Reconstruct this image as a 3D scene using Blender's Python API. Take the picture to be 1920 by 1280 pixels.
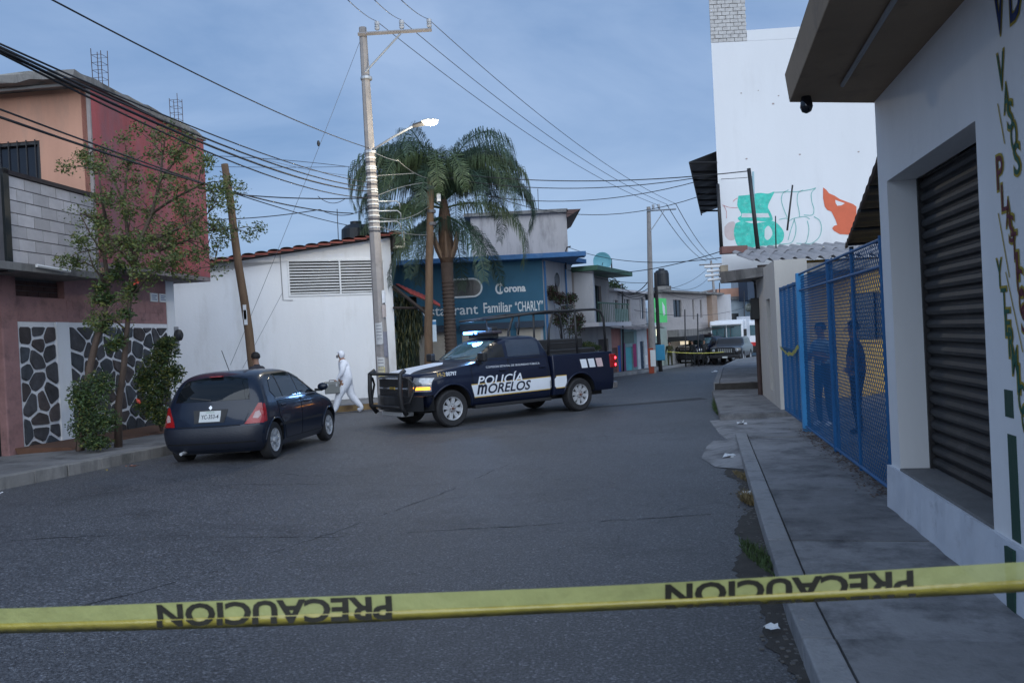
import bpy, bmesh, math, random
from mathutils import Vector, Matrix
from mathutils.bvhtree import BVHTree
from mathutils.geometry import delaunay_2d_cdt
R = math.radians
rnd = random.Random(7)
for o in list(bpy.data.objects): bpy.data.objects.remove(o)
scene = bpy.context.scene
COL = scene.collection
# ---------------------------------------------------------------- camera
CAM_H = 1.88; ROLL = R(2.9); PITCH = math.atan(.00644); FPX = 1550.
cam_d = bpy.data.cameras.new('camera'); cam = bpy.data.objects.new('camera', cam_d); COL.objects.link(cam)
f_ = Vector((0, math.cos(PITCH), -math.sin(PITCH))); u_ = Vector((0, math.sin(PITCH), math.cos(PITCH))); x_ = Vector((1, 0, 0))
right = x_ * math.cos(ROLL) - u_ * math.sin(ROLL); up = x_ * math.sin(ROLL) + u_ * math.cos(ROLL)
m = Matrix((right, up, -f_)).transposed().to_4x4(); m.translation = (0, 0, CAM_H)
cam.matrix_world = m
cam_d.sensor_width = 22.3; cam_d.lens = FPX / 1920 * 22.3
cam_d.clip_start = .05; cam_d.clip_end = 3000
cam_d.dof.use_dof = True; cam_d.dof.focus_distance = 15; cam_d.dof.aperture_fstop = 4.5
scene.camera = cam
# ---------------------------------------------------------------- world, sun, exposure
SUN_EL, SUN_AZ = 10, 168     # azimuth clockwise from +Y
W = bpy.data.worlds.new('World'); scene.world = W; W.use_nodes = True
nt = W.node_tree; N = nt.nodes; Lk = nt.links; N.clear()
def nn(t, **k):
    n = N.new(t)
    for a, v in k.items(): setattr(n, a, v)
    return n
out = nn('ShaderNodeOutputWorld'); bg = nn('ShaderNodeBackground'); bg.inputs[1].default_value = .05
sky = nn('ShaderNodeTexSky', sky_type='NISHITA', sun_disc=False)
sky.sun_elevation = R(SUN_EL); sky.sun_rotation = R(SUN_AZ); sky.air_density = 1.0; sky.dust_density = 1.0; sky.ozone_density = 3.0
tc = nn('ShaderNodeTexCoord'); mp = nn('ShaderNodeMapping'); mp.inputs['Scale'].default_value = (1.0, 1.0, 3.2)
Lk.new(tc.outputs['Generated'], mp.inputs[0])
n1 = nn('ShaderNodeTexNoise'); n1.inputs['Scale'].default_value = 1.35; n1.inputs['Detail'].default_value = 7; n1.inputs['Roughness'].default_value = .55; n1.inputs['Distortion'].default_value = .5
Lk.new(mp.outputs[0], n1.inputs['Vector'])
rp = nn('ShaderNodeValToRGB'); rp.color_ramp.elements[0].position = .38; rp.color_ramp.elements[1].position = .66
rp.color_ramp.elements[0].color = (.0, .0, .0, 1); rp.color_ramp.elements[1].color = (1, 1, 1, 1)
Lk.new(n1.outputs['Fac'], rp.inputs[0])
veil = nn('ShaderNodeMix', data_type='RGBA'); veil.inputs[6].default_value = (1.4, 2.6, 4.95, 1); veil.inputs[7].default_value = (3.5, 4.75, 7.1, 1)
Lk.new(rp.outputs[0], veil.inputs[0])
mx = nn('ShaderNodeMix', data_type='RGBA'); mx.inputs[0].default_value = .8
Lk.new(sky.outputs[0], mx.inputs[6]); Lk.new(veil.outputs[2], mx.inputs[7])
Lk.new(mx.outputs[2], bg.inputs[0]); Lk.new(bg.outputs[0], out.inputs[0])
sun_d = bpy.data.lights.new('sun', 'SUN'); sun = bpy.data.objects.new('sun', sun_d); COL.objects.link(sun)
sun_d.energy = 1.5; sun_d.angle = R(95); sun_d.color = (.84, .92, 1.0)
az = R(SUN_AZ); el = R(SUN_EL + 6)
sd = Vector((math.sin(az) * math.cos(el), math.cos(az) * math.cos(el), math.sin(el)))
sun.rotation_euler = sd.to_track_quat('Z', 'Y').to_euler(); sun.location = (0, -20, 20)
scene.view_settings.view_transform = 'Standard'; scene.view_settings.look = 'None'
scene.view_settings.exposure = 1.22; scene.view_settings.gamma = 1; scene.view_settings.use_curve_mapping = False

# ---------------------------------------------------------------- measuring helper: a point of the photograph at a given distance
def at(px, py, d):
    xc = (px - 960) / FPX; yc = (640 - py) / FPX
    a = xc * math.cos(ROLL) + yc * math.sin(ROLL); b = -xc * math.sin(ROLL) + yc * math.cos(ROLL)
    q = Vector((a, math.cos(PITCH) + b * math.sin(PITCH), -math.sin(PITCH) + b * math.cos(PITCH)))
    return q * (d / q.y) + Vector((0, 0, CAM_H))
def sm(a, b, x):
    t = max(0, min(1, (x - a) / (b - a))); return t * t * (3 - 2 * t)
def gz(x, y):
    z = .16 * sm(-1.5, -4.5, x) * sm(21, 13, y)
    if y > 20: z -= .02 * (y - 22) if y > 24 else .02 * (y - 20) ** 2 / 8
    return z
# ---------------------------------------------------------------- materials
MATS = {}
def M(name, col, rough=.8, metal=0, var=.12, vs=1.5, bump=.15, bs=30, dirt=None, emit=None, es=0, coat=0, alpha=1, streak=0, spec=.5, trans=0, rand=0):
    if name in MATS: return MATS[name]
    m = bpy.data.materials.new(name); MATS[name] = m; m.use_nodes = True
    t = m.node_tree; n = t.nodes; l = t.links; b = n['Principled BSDF']
    b.inputs['Roughness'].default_value = rough; b.inputs['Metallic'].default_value = metal
    b.inputs['Specular IOR Level'].default_value = spec
    if coat: b.inputs['Coat Weight'].default_value = coat; b.inputs['Coat Roughness'].default_value = .06
    if trans: b.inputs['Transmission Weight'].default_value = trans
    if alpha < 1: b.inputs['Alpha'].default_value = alpha
    c4 = (*col, 1)
    if emit: b.inputs['Emission Color'].default_value = (*emit, 1); b.inputs['Emission Strength'].default_value = es
    if var <= 0 and not dirt: b.inputs['Base Color'].default_value = c4
    else:
        tcd = n.new('ShaderNodeTexCoord')
        nz = n.new('ShaderNodeTexNoise'); nz.inputs['Scale'].default_value = vs; nz.inputs['Detail'].default_value = 8; nz.inputs['Roughness'].default_value = .65
        mpn = n.new('ShaderNodeMapping'); mpn.inputs['Scale'].default_value = (1, 1, .25 if streak else 1)
        l.new(tcd.outputs['Object'], mpn.inputs[0]); l.new(mpn.outputs[0], nz.inputs['Vector'])
        mr = n.new('ShaderNodeMapRange'); mr.inputs[1].default_value = .25; mr.inputs[2].default_value = .75; mr.inputs[3].default_value = 1 - var; mr.inputs[4].default_value = 1 + var
        l.new(nz.outputs['Fac'], mr.inputs[0])
        mu = n.new('ShaderNodeMix'); mu.data_type = 'RGBA'; mu.blend_type = 'MULTIPLY'; mu.inputs[0].default_value = 1
        mu.inputs[6].default_value = c4; l.new(mr.outputs[0], mu.inputs[7]); src = mu.outputs[2]
        if rand:
            oi = n.new('ShaderNodeObjectInfo'); ro = n.new('ShaderNodeMapRange'); ro.inputs[3].default_value = 1 - rand; ro.inputs[4].default_value = 1 + rand; l.new(oi.outputs['Random'], ro.inputs[0])
            mo = n.new('ShaderNodeMix'); mo.data_type = 'RGBA'; mo.blend_type = 'MULTIPLY'; mo.inputs[0].default_value = 1; l.new(src, mo.inputs[6]); l.new(ro.outputs[0], mo.inputs[7]); src = mo.outputs[2]
        if dirt:
            dc, amt, ds = dirt
            nd = n.new('ShaderNodeTexNoise'); nd.inputs['Scale'].default_value = ds; nd.inputs['Detail'].default_value = 9; nd.inputs['Roughness'].default_value = .7
            l.new(mpn.outputs[0], nd.inputs['Vector'])
            r2 = n.new('ShaderNodeMapRange'); r2.inputs[1].default_value = .62 - amt * .3; r2.inputs[2].default_value = .78 - amt * .2; r2.inputs[4].default_value = min(1, .35 + amt)
            l.new(nd.outputs['Fac'], r2.inputs[0])
            m2 = n.new('ShaderNodeMix'); m2.data_type = 'RGBA'; m2.inputs[7].default_value = (*dc, 1)
            l.new(r2.outputs[0], m2.inputs[0]); l.new(src, m2.inputs[6]); src = m2.outputs[2]
        l.new(src, b.inputs['Base Color'])
        if bump:
            nb = n.new('ShaderNodeTexNoise'); nb.inputs['Scale'].default_value = bs; nb.inputs['Detail'].default_value = 6
            l.new(tcd.outputs['Object'], nb.inputs['Vector'])
            bp = n.new('ShaderNodeBump'); bp.inputs['Strength'].default_value = min(1, bump * 2); bp.inputs['Distance'].default_value = .01
            l.new(nb.outputs['Fac'], bp.inputs['Height']); l.new(bp.outputs[0], b.inputs['Normal'])
    return m
# ---------------------------------------------------------------- mesh helpers
class MB:
    def __init__(s): s.v = []; s.f = []
    def add(s, vs, fs):
        o = len(s.v); s.v += [tuple(v) for v in vs]; s.f += [tuple(i + o for i in f) for f in fs]; return s
    def box(s, x0, x1, y0, y1, z0, z1):
        return s.add([(x0,y0,z0),(x1,y0,z0),(x1,y1,z0),(x0,y1,z0),(x0,y0,z1),(x1,y0,z1),(x1,y1,z1),(x0,y1,z1)],
            [(0,3,2,1),(4,5,6,7),(0,1,5,4),(1,2,6,5),(2,3,7,6),(3,0,4,7)])
    def hexa(s, bot, top):
        n = len(bot); vs = list(bot) + list(top)
        return s.add(vs, [tuple(range(n))[::-1], tuple(range(n, 2 * n))] + [(i, (i + 1) % n, n + (i + 1) % n, n + i) for i in range(n)])
    def prism(s, poly, axis, a, b, inset=0):
        def p(q, h): return {'x': (h, q[0], q[1]), 'y': (q[0], h, q[1]), 'z': (q[0], q[1], h)}[axis]
        return s.hexa([p(q, a) for q in poly], [p(q, b) for q in poly])
    def tube(s, pts, r, n=8, caps=True):
        pts = [Vector(p) for p in pts]; rs = r if isinstance(r, (list, tuple)) else [r] * len(pts)
        vs = []; prev = None
        for i, p in enumerate(pts):
            d = (pts[min(i + 1, len(pts) - 1)] - pts[max(i - 1, 0)]).normalized()
            if prev is None:
                a = Vector((0, 0, 1)) if abs(d.z) < .9 else Vector((1, 0, 0)); e1 = d.cross(a).normalized()
            else: e1 = (prev - d * prev.dot(d)).normalized()
            prev = e1; e2 = d.cross(e1)
            for k in range(n):
                t = 2 * math.pi * k / n; vs.append(p + (e1 * math.cos(t) + e2 * math.sin(t)) * rs[i])
        fs = [(i*n+k, i*n+(k+1)%n, (i+1)*n+(k+1)%n, (i+1)*n+k) for i in range(len(pts)-1) for k in range(n)]
        if caps: fs += [tuple(range(n))[::-1], tuple((len(pts)-1)*n + k for k in range(n))]
        return s.add(vs, fs)
    def lathe(s, prof, c=(0,0,0), axis='z', n=24, caps=True):     # prof: (radius, height)
        vs = []
        for (r, h) in prof:
            for k in range(n):
                t = 2 * math.pi * k / n; a, b = r * math.cos(t), r * math.sin(t)
                q = {'z': (a, b, h), 'y': (a, h, b), 'x': (h, a, b)}[axis]; vs.append((q[0]+c[0], q[1]+c[1], q[2]+c[2]))
        fs = [(i*n+k, i*n+(k+1)%n, (i+1)*n+(k+1)%n, (i+1)*n+k) for i in range(len(prof)-1) for k in range(n)]
        if caps: fs += [tuple(range(n))[::-1], tuple((len(prof)-1)*n + k for k in range(n))]
        return s.add(vs, fs)
    def ball(s, c, rx, ry=None, rz=None, n=10):
        ry = ry or rx; rz = rz or rx; m_ = n // 2; vs = []; fs = []
        for i in range(m_ + 1):
            p = math.pi * i / m_
            for k in range(n):
                t = 2 * math.pi * k / n; vs.append((c[0]+rx*math.sin(p)*math.cos(t), c[1]+ry*math.sin(p)*math.sin(t), c[2]+rz*math.cos(p)))
        fs = [(i*n+k, (i+1)*n+k, (i+1)*n+(k+1)%n, i*n+(k+1)%n) for i in range(m_) for k in range(n)]
        return s.add(vs, fs)
    def quad(s, a, b, c, d): return s.add([a, b, c, d], [(0, 1, 2, 3)])
    def wall(s, x0, x1, z0, z1, holes=(), th=.2, top=None, y=0):
        xs = sorted({x0, x1, *[h[0] for h in holes], *[h[1] for h in holes]}); zs = sorted({z0, z1, *[h[2] for h in holes], *[h[3] for h in holes]})
        def solid(i, j):
            if i < 0 or j < 0 or i >= len(xs)-1 or j >= len(zs)-1: return False
            cx = (xs[i]+xs[i+1])/2; cz = (zs[j]+zs[j+1])/2
            return not any(h[0] < cx < h[1] and h[2] < cz < h[3] for h in holes)
        def Z(x, z): return top(x) if (top and abs(z - z1) < 1e-6) else z
        for i in range(len(xs)-1):
            for j in range(len(zs)-1):
                if not solid(i, j): continue
                a, b, c, d = xs[i], xs[i+1], zs[j], zs[j+1]
                f = [(a, y, Z(a,c)), (b, y, Z(b,c)), (b, y, Z(b,d)), (a, y, Z(a,d))]; k = [(p[0], y+th, p[2]) for p in f]
                s.quad(*f); s.quad(*k[::-1])
                for (di, dj, e) in ((0,-1,(0,1)), (1,0,(1,2)), (0,1,(2,3)), (-1,0,(3,0))):
                    if not solid(i+di, j+dj): s.quad(f[e[0]], k[e[0]], k[e[1]], f[e[1]])
        return s
    def build(s, name, mat, parent=None, smooth=False, label=None, bevel=0):
        me = bpy.data.meshes.new(name); me.from_pydata(s.v, [], s.f)
        mats = mat if isinstance(mat, (list, tuple)) else [mat]
        for q in mats: me.materials.append(q)
        if smooth: me.polygons.foreach_set('use_smooth', [True] * len(me.polygons))
        return link(name, me, parent, label, bevel)
def link(name, me, parent=None, label=None, bevel=0):
    o = bpy.data.objects.new(name, me); COL.objects.link(o); o.parent = parent
    if label: o['label'] = label
    if bevel:
        b = o.modifiers.new('bevel', 'BEVEL'); b.width = bevel; b.segments = 2; b.limit_method = 'ANGLE'
    return o
def tag(o, label=None, cat=None, group=None, kind=None):
    if label: o['label'] = label
    if cat: o['category'] = cat
    if group: o['group'] = group
    if kind: o['kind'] = kind
    return o
def thing(name, label, cat, loc=(0,0,0), rot=0, group=None):
    o = bpy.data.objects.new(name, None); COL.objects.link(o); o.location = loc; o.rotation_euler = (0, 0, R(rot)); o.empty_display_size = .2
    return tag(o, label, cat, group)
def struct(name, mb, mat, smooth=False): return tag(mb.build(name, mat, smooth=smooth), kind='structure')
def copy_tree(o, parent=None, loc=None, rot=None, label=None):
    c = o.copy(); COL.objects.link(c); c.parent = parent
    if loc is not None: c.location = loc
    if rot is not None: c.rotation_euler = (0, 0, R(rot))
    if label: c['label'] = label
    for ch in [q for q in bpy.data.objects if q.parent == o]: copy_tree(ch, c)
    return c
def box(name, mat, parent, x0, x1, y0, y1, z0, z1, bevel=0, label=None): return MB().box(x0,x1,y0,y1,z0,z1).build(name, mat, parent, bevel=bevel, label=label)
def text_mesh(txt, size=1, shear=0, bold=0, spacing=1, align='LEFT'):
    cu = bpy.data.curves.new('t', 'FONT'); cu.body = txt; cu.size = size; cu.shear = shear; cu.offset = bold; cu.space_character = spacing; cu.align_x = align; cu.resolution_u = 3
    ob = bpy.data.objects.new('t', cu); COL.objects.link(ob); bpy.context.view_layer.update()
    me = bpy.data.meshes.new_from_object(ob.evaluated_get(bpy.context.evaluated_depsgraph_get()))
    vs = [v.co.copy() for v in me.vertices]; fs = [tuple(p.vertices) for p in me.polygons]
    bpy.data.objects.remove(ob); bpy.data.curves.remove(cu); bpy.data.meshes.remove(me)
    return vs, fs
def text(name, txt, mat, parent, fn, w=None, h=None, **k):     # fn maps (u, v) on the lettering to a point
    vs, fs = text_mesh(txt, **k)
    if w:
        x0 = min(v.x for v in vs); x1 = max(v.x for v in vs)
        for v in vs: v.x = (v.x - x0) * w / (x1 - x0)
    if h:
        y0 = min(v.y for v in vs); y1 = max(v.y for v in vs)
        for v in vs: v.y = (v.y - y0) * h / (y1 - y0)
    mb = MB(); mb.add([fn(v.x, v.y) for v in vs], fs)
    return mb.build(name, mat, parent)
def seg(a, b, n): return [tuple(Vector(a).lerp(Vector(b), i / n)) for i in range(n + 1)]
CABLE = M('cable', (.012, .013, .016), .6, var=0)
def wire(name, label, a, b, sag=.3, r=.012, mat=None, n=16, mid=None, group=None, cat='cable'):
    a = at(*a); b = at(*b); pts = []
    for i in range(n + 1):
        t = i / n; p = a.lerp(b, t); p.z -= sag * 4 * t * (1 - t); pts.append(p)
    o = MB().tube(pts, r, 5).build(name, mat or CABLE, smooth=True)
    return tag(o, label, cat, group)
# ---------------------------------------------------------------- ground, road, kerbs
ASPH = M('asphalt', (.086, .087, .094), .62, var=.34, vs=.4, bump=.6, bs=110, dirt=((.034, .034, .038), .42, .8))
def enrich_asphalt(m):
    t = m.node_tree; n = t.nodes; l = t.links; b = n['Principled BSDF']; src = b.inputs['Base Color'].links[0].from_socket
    tcd = n.new('ShaderNodeTexCoord')
    n2 = n.new('ShaderNodeTexNoise'); n2.inputs['Scale'].default_value = 55; n2.inputs['Detail'].default_value = 4; n2.inputs['Roughness'].default_value = .8; l.new(tcd.outputs['Object'], n2.inputs['Vector'])
    r2 = n.new('ShaderNodeMapRange'); r2.inputs[1].default_value = .40; r2.inputs[2].default_value = .66; r2.inputs[3].default_value = .35; r2.inputs[4].default_value = 2.3; l.new(n2.outputs['Fac'], r2.inputs[0])
    mu = n.new('ShaderNodeMix'); mu.data_type = 'RGBA'; mu.blend_type = 'MULTIPLY'; mu.inputs[0].default_value = 1; l.new(src, mu.inputs[6]); l.new(r2.outputs[0], mu.inputs[7])
    vo = n.new('ShaderNodeTexVoronoi'); vo.feature = 'DISTANCE_TO_EDGE'; vo.inputs['Scale'].default_value = .42
    nw = n.new('ShaderNodeTexNoise'); nw.inputs['Scale'].default_value = 1.3; nw.inputs['Detail'].default_value = 5; l.new(tcd.outputs['Object'], nw.inputs['Vector'])
    ma = n.new('ShaderNodeMix'); ma.data_type = 'RGBA'; ma.blend_type = 'ADD'; ma.inputs[0].default_value = 1.6; l.new(tcd.outputs['Object'], ma.inputs[6]); l.new(nw.outputs['Color'], ma.inputs[7])
    l.new(ma.outputs[2], vo.inputs['Vector'])
    r3 = n.new('ShaderNodeMapRange'); r3.inputs[1].default_value = .0; r3.inputs[2].default_value = .006; r3.inputs[3].default_value = .55; r3.inputs[4].default_value = 1; l.new(vo.outputs['Distance'], r3.inputs[0])
    m3 = n.new('ShaderNodeMix'); m3.data_type = 'RGBA'; m3.blend_type = 'MULTIPLY'; m3.inputs[0].default_value = .8; l.new(mu.outputs[2], m3.inputs[6]); l.new(r3.outputs[0], m3.inputs[7])
    v2 = n.new('ShaderNodeTexVoronoi'); v2.inputs['Scale'].default_value = 62; l.new(tcd.outputs['Object'], v2.inputs['Vector'])
    sp = n.new('ShaderNodeSeparateColor'); l.new(v2.outputs['Color'], sp.inputs[0])
    r5 = n.new('ShaderNodeMapRange'); r5.inputs[1].default_value = .74; r5.inputs[2].default_value = .98; r5.inputs[3].default_value = .82; r5.inputs[4].default_value = 1.7; l.new(sp.outputs[0], r5.inputs[0])
    m5 = n.new('ShaderNodeMix'); m5.data_type = 'RGBA'; m5.blend_type = 'MULTIPLY'; m5.inputs[0].default_value = 1; l.new(m3.outputs[2], m5.inputs[6]); l.new(r5.outputs[0], m5.inputs[7])
    l.new(m5.outputs[2], b.inputs['Base Color'])
    rr = n.new('ShaderNodeMapRange'); rr.inputs[3].default_value = .32; rr.inputs[4].default_value = .75; l.new(n2.outputs['Fac'], rr.inputs[0]); l.new(rr.outputs[0], b.inputs['Roughness'])
enrich_asphalt(ASPH)
CONC = M('pavement_concrete', (.215, .212, .215), .85, var=.3, vs=1.6, bump=.45, bs=30, dirt=((.055, .055, .06), .5, 2.2), rand=.24)
CONC2 = M('kerb_concrete', (.27, .27, .275), .85, var=.3, vs=3, bump=.45, bs=40, dirt=((.08, .08, .085), .45, 3), rand=.12)
OLDC = M('old_concrete', (.22, .21, .2), .9, var=.3, vs=1.2, bump=.4, bs=18, dirt=((.06, .06, .06), .5, 2.5), streak=1)
DIRT = M('dirt', (.05, .045, .04), .95, var=.35, vs=6, bump=.5, bs=40)
DARK = M('dark_gap', (.008, .008, .009), .9, var=0)
LEFT = [(-10.5, -4), (-9.6, 2), (-8.6, 6.5), (-7.75, 9), (-6.98, 11.1), (-6.6, 12.1), (-5.98, 13.9), (-5.5, 16), (-5.3, 17.8), (-5.7, 19.4), (-7.5, 20.3), (-12, 19.6), (-20, 17.5)]
LEFT2 = [(-22, 19), (-12.5, 21.0), (-8, 22.2), (-4.8, 23.3), (-2.6, 25.2), (0, 30), (2.0, 34.5), (4.6, 39.9), (6.8, 43.8), (10, 51.7), (16, 62), (24, 72), (40, 88)]
RIGHT = [(.75, -4), (.9, 1), (1.39, 3.94), (1.62, 5.1), (3.49, 13.2)]
RIGHT2 = [(4.0, 16.2), (5.35, 22.2), (9.0, 36), (13.5, 50), (18.5, 60), (27, 71), (44, 86)]
def dense(pl, step=.5):
    o = []
    for a, b in zip(pl, pl[1:]):
        n = max(1, int(math.dist(a, b) / step)); o += [(a[0]+(b[0]-a[0])*i/n, a[1]+(b[1]-a[1])*i/n) for i in range(n)]
    return o + [pl[-1]]
mb = MB()
def axis_pts(a, b, s): return [a + (b - a) * i / s for i in range(s + 1)]
gx = [-900, -400, -150, -60] + axis_pts(-30, 50, 80) + [80, 180, 400, 900]; gy = [-900, -200, -50, -10] + axis_pts(-5, 100, 105) + [140, 250, 500, 1500]
for y in gy:
    for x in gx: mb.v.append((x, y, gz(x, min(y, 110)) - .05))
nx = len(gx)
mb.f = [(j*nx+i, j*nx+i+1, (j+1)*nx+i+1, (j+1)*nx+i) for j in range(len(gy)-1) for i in range(nx-1)]
struct('ground', mb, DIRT)
mb = MB(); RX = axis_pts(-26, 50, 152); RY = axis_pts(-6, 95, 202); nx = len(RX)
for y in RY:
    for x in RX: mb.v.append((x, y, gz(x, y)))
mb.f = [(j*nx+i, j*nx+i+1, (j+1)*nx+i+1, (j+1)*nx+i) for j in range(len(RY)-1) for i in range(nx-1)]
road = struct('road', mb, ASPH, True)
# cracks in the asphalt: thin tar-dark seams
def crack(pts, w, name='crack'):
    mb = MB(); P = []
    for a, b in zip(pts, pts[1:]):
        n = max(2, int(math.dist(a, b) / .12)); P += [(a[0]+(b[0]-a[0])*i/n, a[1]+(b[1]-a[1])*i/n) for i in range(n)]
    P.append(pts[-1]); P = [(p[0] + rnd.uniform(-.03, .03), p[1] + rnd.uniform(-.03, .03)) for p in P]
    for i, p in enumerate(P):
        q = P[min(i+1, len(P)-1)]; o = P[max(0, i-1)]; dx, dy = q[0]-o[0], q[1]-o[1]; L = math.hypot(dx, dy) or 1
        ww = w * rnd.uniform(.2, .9); z = gz(*p) + .004
        mb.v += [(p[0]-dy/L*ww, p[1]+dx/L*ww, z), (p[0]+dy/L*ww, p[1]-dx/L*ww, z)]
    mb.f = [(2*i, 2*i+1, 2*i+3, 2*i+2) for i in range(len(P)-1) if math.sin(i*.37+len(P))+rnd.uniform(-.5,.5) > -.45]
    mb.build(name, M('crack_dark', (.02, .02, .022), .9, var=.2), road)
crack([(-4.9, 7.95), (-2.6, 8.05), (-.4, 8.15), (1.9, 8.25)], .012)
crack([(-2.9, 4.6), (-1.6, 4.42), (-.9, 4.3), (.2, 4.25), (1.2, 4.15)], .011)
crack([(-3.4, 5.6), (-2.75, 6.6), (-2.0, 8.0), (-1.0, 10.0), (0, 12.5)], .008)
crack([(-5.2, 10.4), (-4, 10.7), (-2.7, 10.9)], .01)
crack([(-4.3, 12.2), (-3, 11.5), (-1.2, 11.9)], .009)
crack([(1.2, 14.8), (3.0, 15.0), (4.0, 15.2)], .012)
mb = MB()                                             # asphalt repair patch
for P in ([(.6, 20.2), (2.6, 20.6), (5.0, 21.4), (4.9, 22.0), (3.1, 21.6), (.8, 21.1)],):
    mb.add([(x, y, gz(x, y) + .005) for x, y in P], [(0, 1, 2, 3)])
mb.build('patch', M('asphalt_patch', (.05, .051, .056), .8, var=.2, vs=2, bump=.4, bs=90), road)
# dirt strip in the right gutter
mb = MB(); D = dense(RIGHT, .07)
for i, p in enumerate(D):
    w = .17 + .07 * math.sin(i * .093) + .05 * math.sin(i * .31) + rnd.uniform(-.03, .03); mb.v += [(p[0] - w, p[1], gz(*p) + .004), (p[0] + .03, p[1], gz(*p) + .012)]
mb.f = [(2*i, 2*i+1, 2*i+3, 2*i+2) for i in range(len(D)-1)]
struct('gutter_dirt', mb, DIRT)
def offset(pl, d):
    o = []
    for i, p in enumerate(pl):
        a = pl[max(0, i-1)]; b = pl[min(len(pl)-1, i+1)]; dx, dy = b[0]-a[0], b[1]-a[1]; L = math.hypot(dx, dy)
        o.append((p[0]-dy/L*d, p[1]+dx/L*d))
    return o
def strip(a, b, z0, z1, mb=None):     # raised strip between two polylines
    mb = mb or MB()
    for i in range(len(a) - 1):
        q = [a[i], a[i+1], b[i+1], b[i]]
        mb.hexa([(x, y, gz(x, y) + z0) for x, y in q], [(x, y, gz(x, y) + z1) for x, y in q])
    return mb
def pavement(name, line, side, kw, pw, h, step, mats=(CONC2, CONC)):
    D = dense(line, .5); k = offset(D, side * kw); far = offset(D, side * pw); k0 = offset(D, side * (kw + .012)); dq = offset(D, side * .03)
    root = tag(strip(dq, far, -.08, h - .03).build(name, DIRT), kind='structure')
    n = max(1, int(step / .5))
    for i in range(0, len(D) - 1, n):
        j = min(i + n, len(D) - 1); jit = rnd.uniform(-.004, .004)
        def cut(a, g=.022):
            s_ = list(a[i:j+1]); 
            if len(s_) > 1:
                t = g / max(.05, math.dist(s_[0], s_[1])); s_[0] = (s_[0][0]+(s_[1][0]-s_[0][0])*t, s_[0][1]+(s_[1][1]-s_[0][1])*t)
            return s_
        strip(cut(D), cut(k), -.06, h + jit).build('kerb', mats[0], root, bevel=.012)
        strip(cut(k0), cut(far), -.06, h - .006 + jit * 1.5).build('paving_slab', mats[1], root)
    return root
pavement('left_pavement', LEFT[1:], 1, .18, 3.6, .17, 2.0, mats=(OLDC, CONC))
pavement('side_street_pavement', LEFT2[:6], 1, .16, 3.8, .2, 2.0)
pavement('street_pavement', LEFT2[5:], 1, .16, 3.0, .15, 3.0)
pavement('right_pavement', RIGHT[:], -1, .17, 1.9, .15, 2.0)
pavement('far_right_pavement', [(5.35, 22.2), (9.0, 36), (13.5, 50), (18.5, 60), (27, 71), (44, 86)], -1, .15, 1.6, .37, 2.5)
slab2 = MB().hexa([(4.0,16.2,-.06),(5.5,16.05,-.06),(7.4,22.2,-.06),(5.3,22.2,-.06)], [(4.0,16.2,.15),(5.5,16.05,.15),(7.4,22.2,.16),(5.3,22.2,.16)]).build('entrance_slab', CONC, bevel=.02); tag(slab2, kind='structure')
struct('driveway', MB().hexa([(3.2,12.3,-.05),(5.2,12.9,-.05),(5.9,16.4,-.05),(3.6,16.8,-.05)], [(3.5,13.2,.025),(5.0,13.25,.06),(5.7,16.2,.06),(3.95,16.3,.02)]), CONC)
struct('kerb_ramp', MB().add([(3.47,13.0,.07),(3.05,11.2,.07),(2.95,10.6,.02),(2.62,11.0,.006),(2.62,11.8,.006),(2.95,12.9,.006),(3.2,13.5,.006),(3.6,13.4,.02)], [(0,1,2,3,4,5,6,7)]), CONC)
struct('yard_floor', MB().add([(3.75,7.6,.09),(9.5,6.5,.09),(11,22,.09),(5.6,16.5,.09)], [(0,1,2,3)]), CONC)
struct('planter_soil', MB().hexa([(-8.35,13.9,.2),(-7.45,14.2,.2),(-7.0,18.8,.1),(-7.9,19.1,.1)], [(-8.45,13.9,.42),(-7.7,14.2,.36),(-7.2,18.8,.25),(-7.95,19.1,.3)]), M('soil', (.11,.055,.035), .95, var=.3, vs=5, bump=.5, bs=30))
# yellow kerb stretch in front of the white wall
mb = MB(); D = offset(dense([(-8, 22.2), (-4.8, 23.3), (-3.3, 24.6)], .3), -.006); 
for i, (a, b) in enumerate(zip(D, D[1:])):
    mb.add([(a[0], a[1], gz(*a)+.02), (b[0], b[1], gz(*b)+.02), (b[0], b[1], gz(*b)+.19), (a[0], a[1], gz(*a)+.19)], [(0,1,2,3)])
struct('kerb_paint', mb, M('kerb_paint', (.3,.2,.09), .85, var=.5, vs=2, dirt=((.12,.07,.05), .5, 3)))
# ================================================================ LEFT: red and pink house
TERR = M('terracotta_plaster', (.50, .27, .19), .9, var=.16, vs=1.2, bump=.15, bs=20, dirt=((.33, .22, .17), .3, 1.5), streak=1)
RED = M('red_plaster', (.37, .085, .088), .85, var=.45, vs=1.1, bump=.3, bs=25, dirt=((.19, .11, .13), .72, .8), streak=1)
PINK = M('dusty_pink_plaster', (.30, .165, .16), .9, var=.22, vs=2, bump=.5, bs=30, dirt=((.13, .08, .08), .4, 3))
BLOCK = M('cinder_block', (.50, .47, .475), .9, rand=.15, var=.14, vs=4, bump=.35, bs=60)
MORT = M('mortar', (.13, .12, .125), .95, var=.2, vs=5, bump=.3, bs=60)
WHITEP = M('white_paint', (.74, .75, .77), .8, var=.06, vs=1.2, bump=.18, bs=12, dirt=((.53, .52, .50), .32, .9), streak=1)
BLKM = M('black_metal', (.02, .02, .022), .5, var=.1)
STONE = [M('dark_stone_%s' % n, c, .75, var=.6, vs=5, bump=.8, bs=18, rand=.3) for n, c in (('grey', (.05,.05,.056)), ('brown', (.055,.045,.045)), ('blue', (.045,.052,.062)))]
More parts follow.
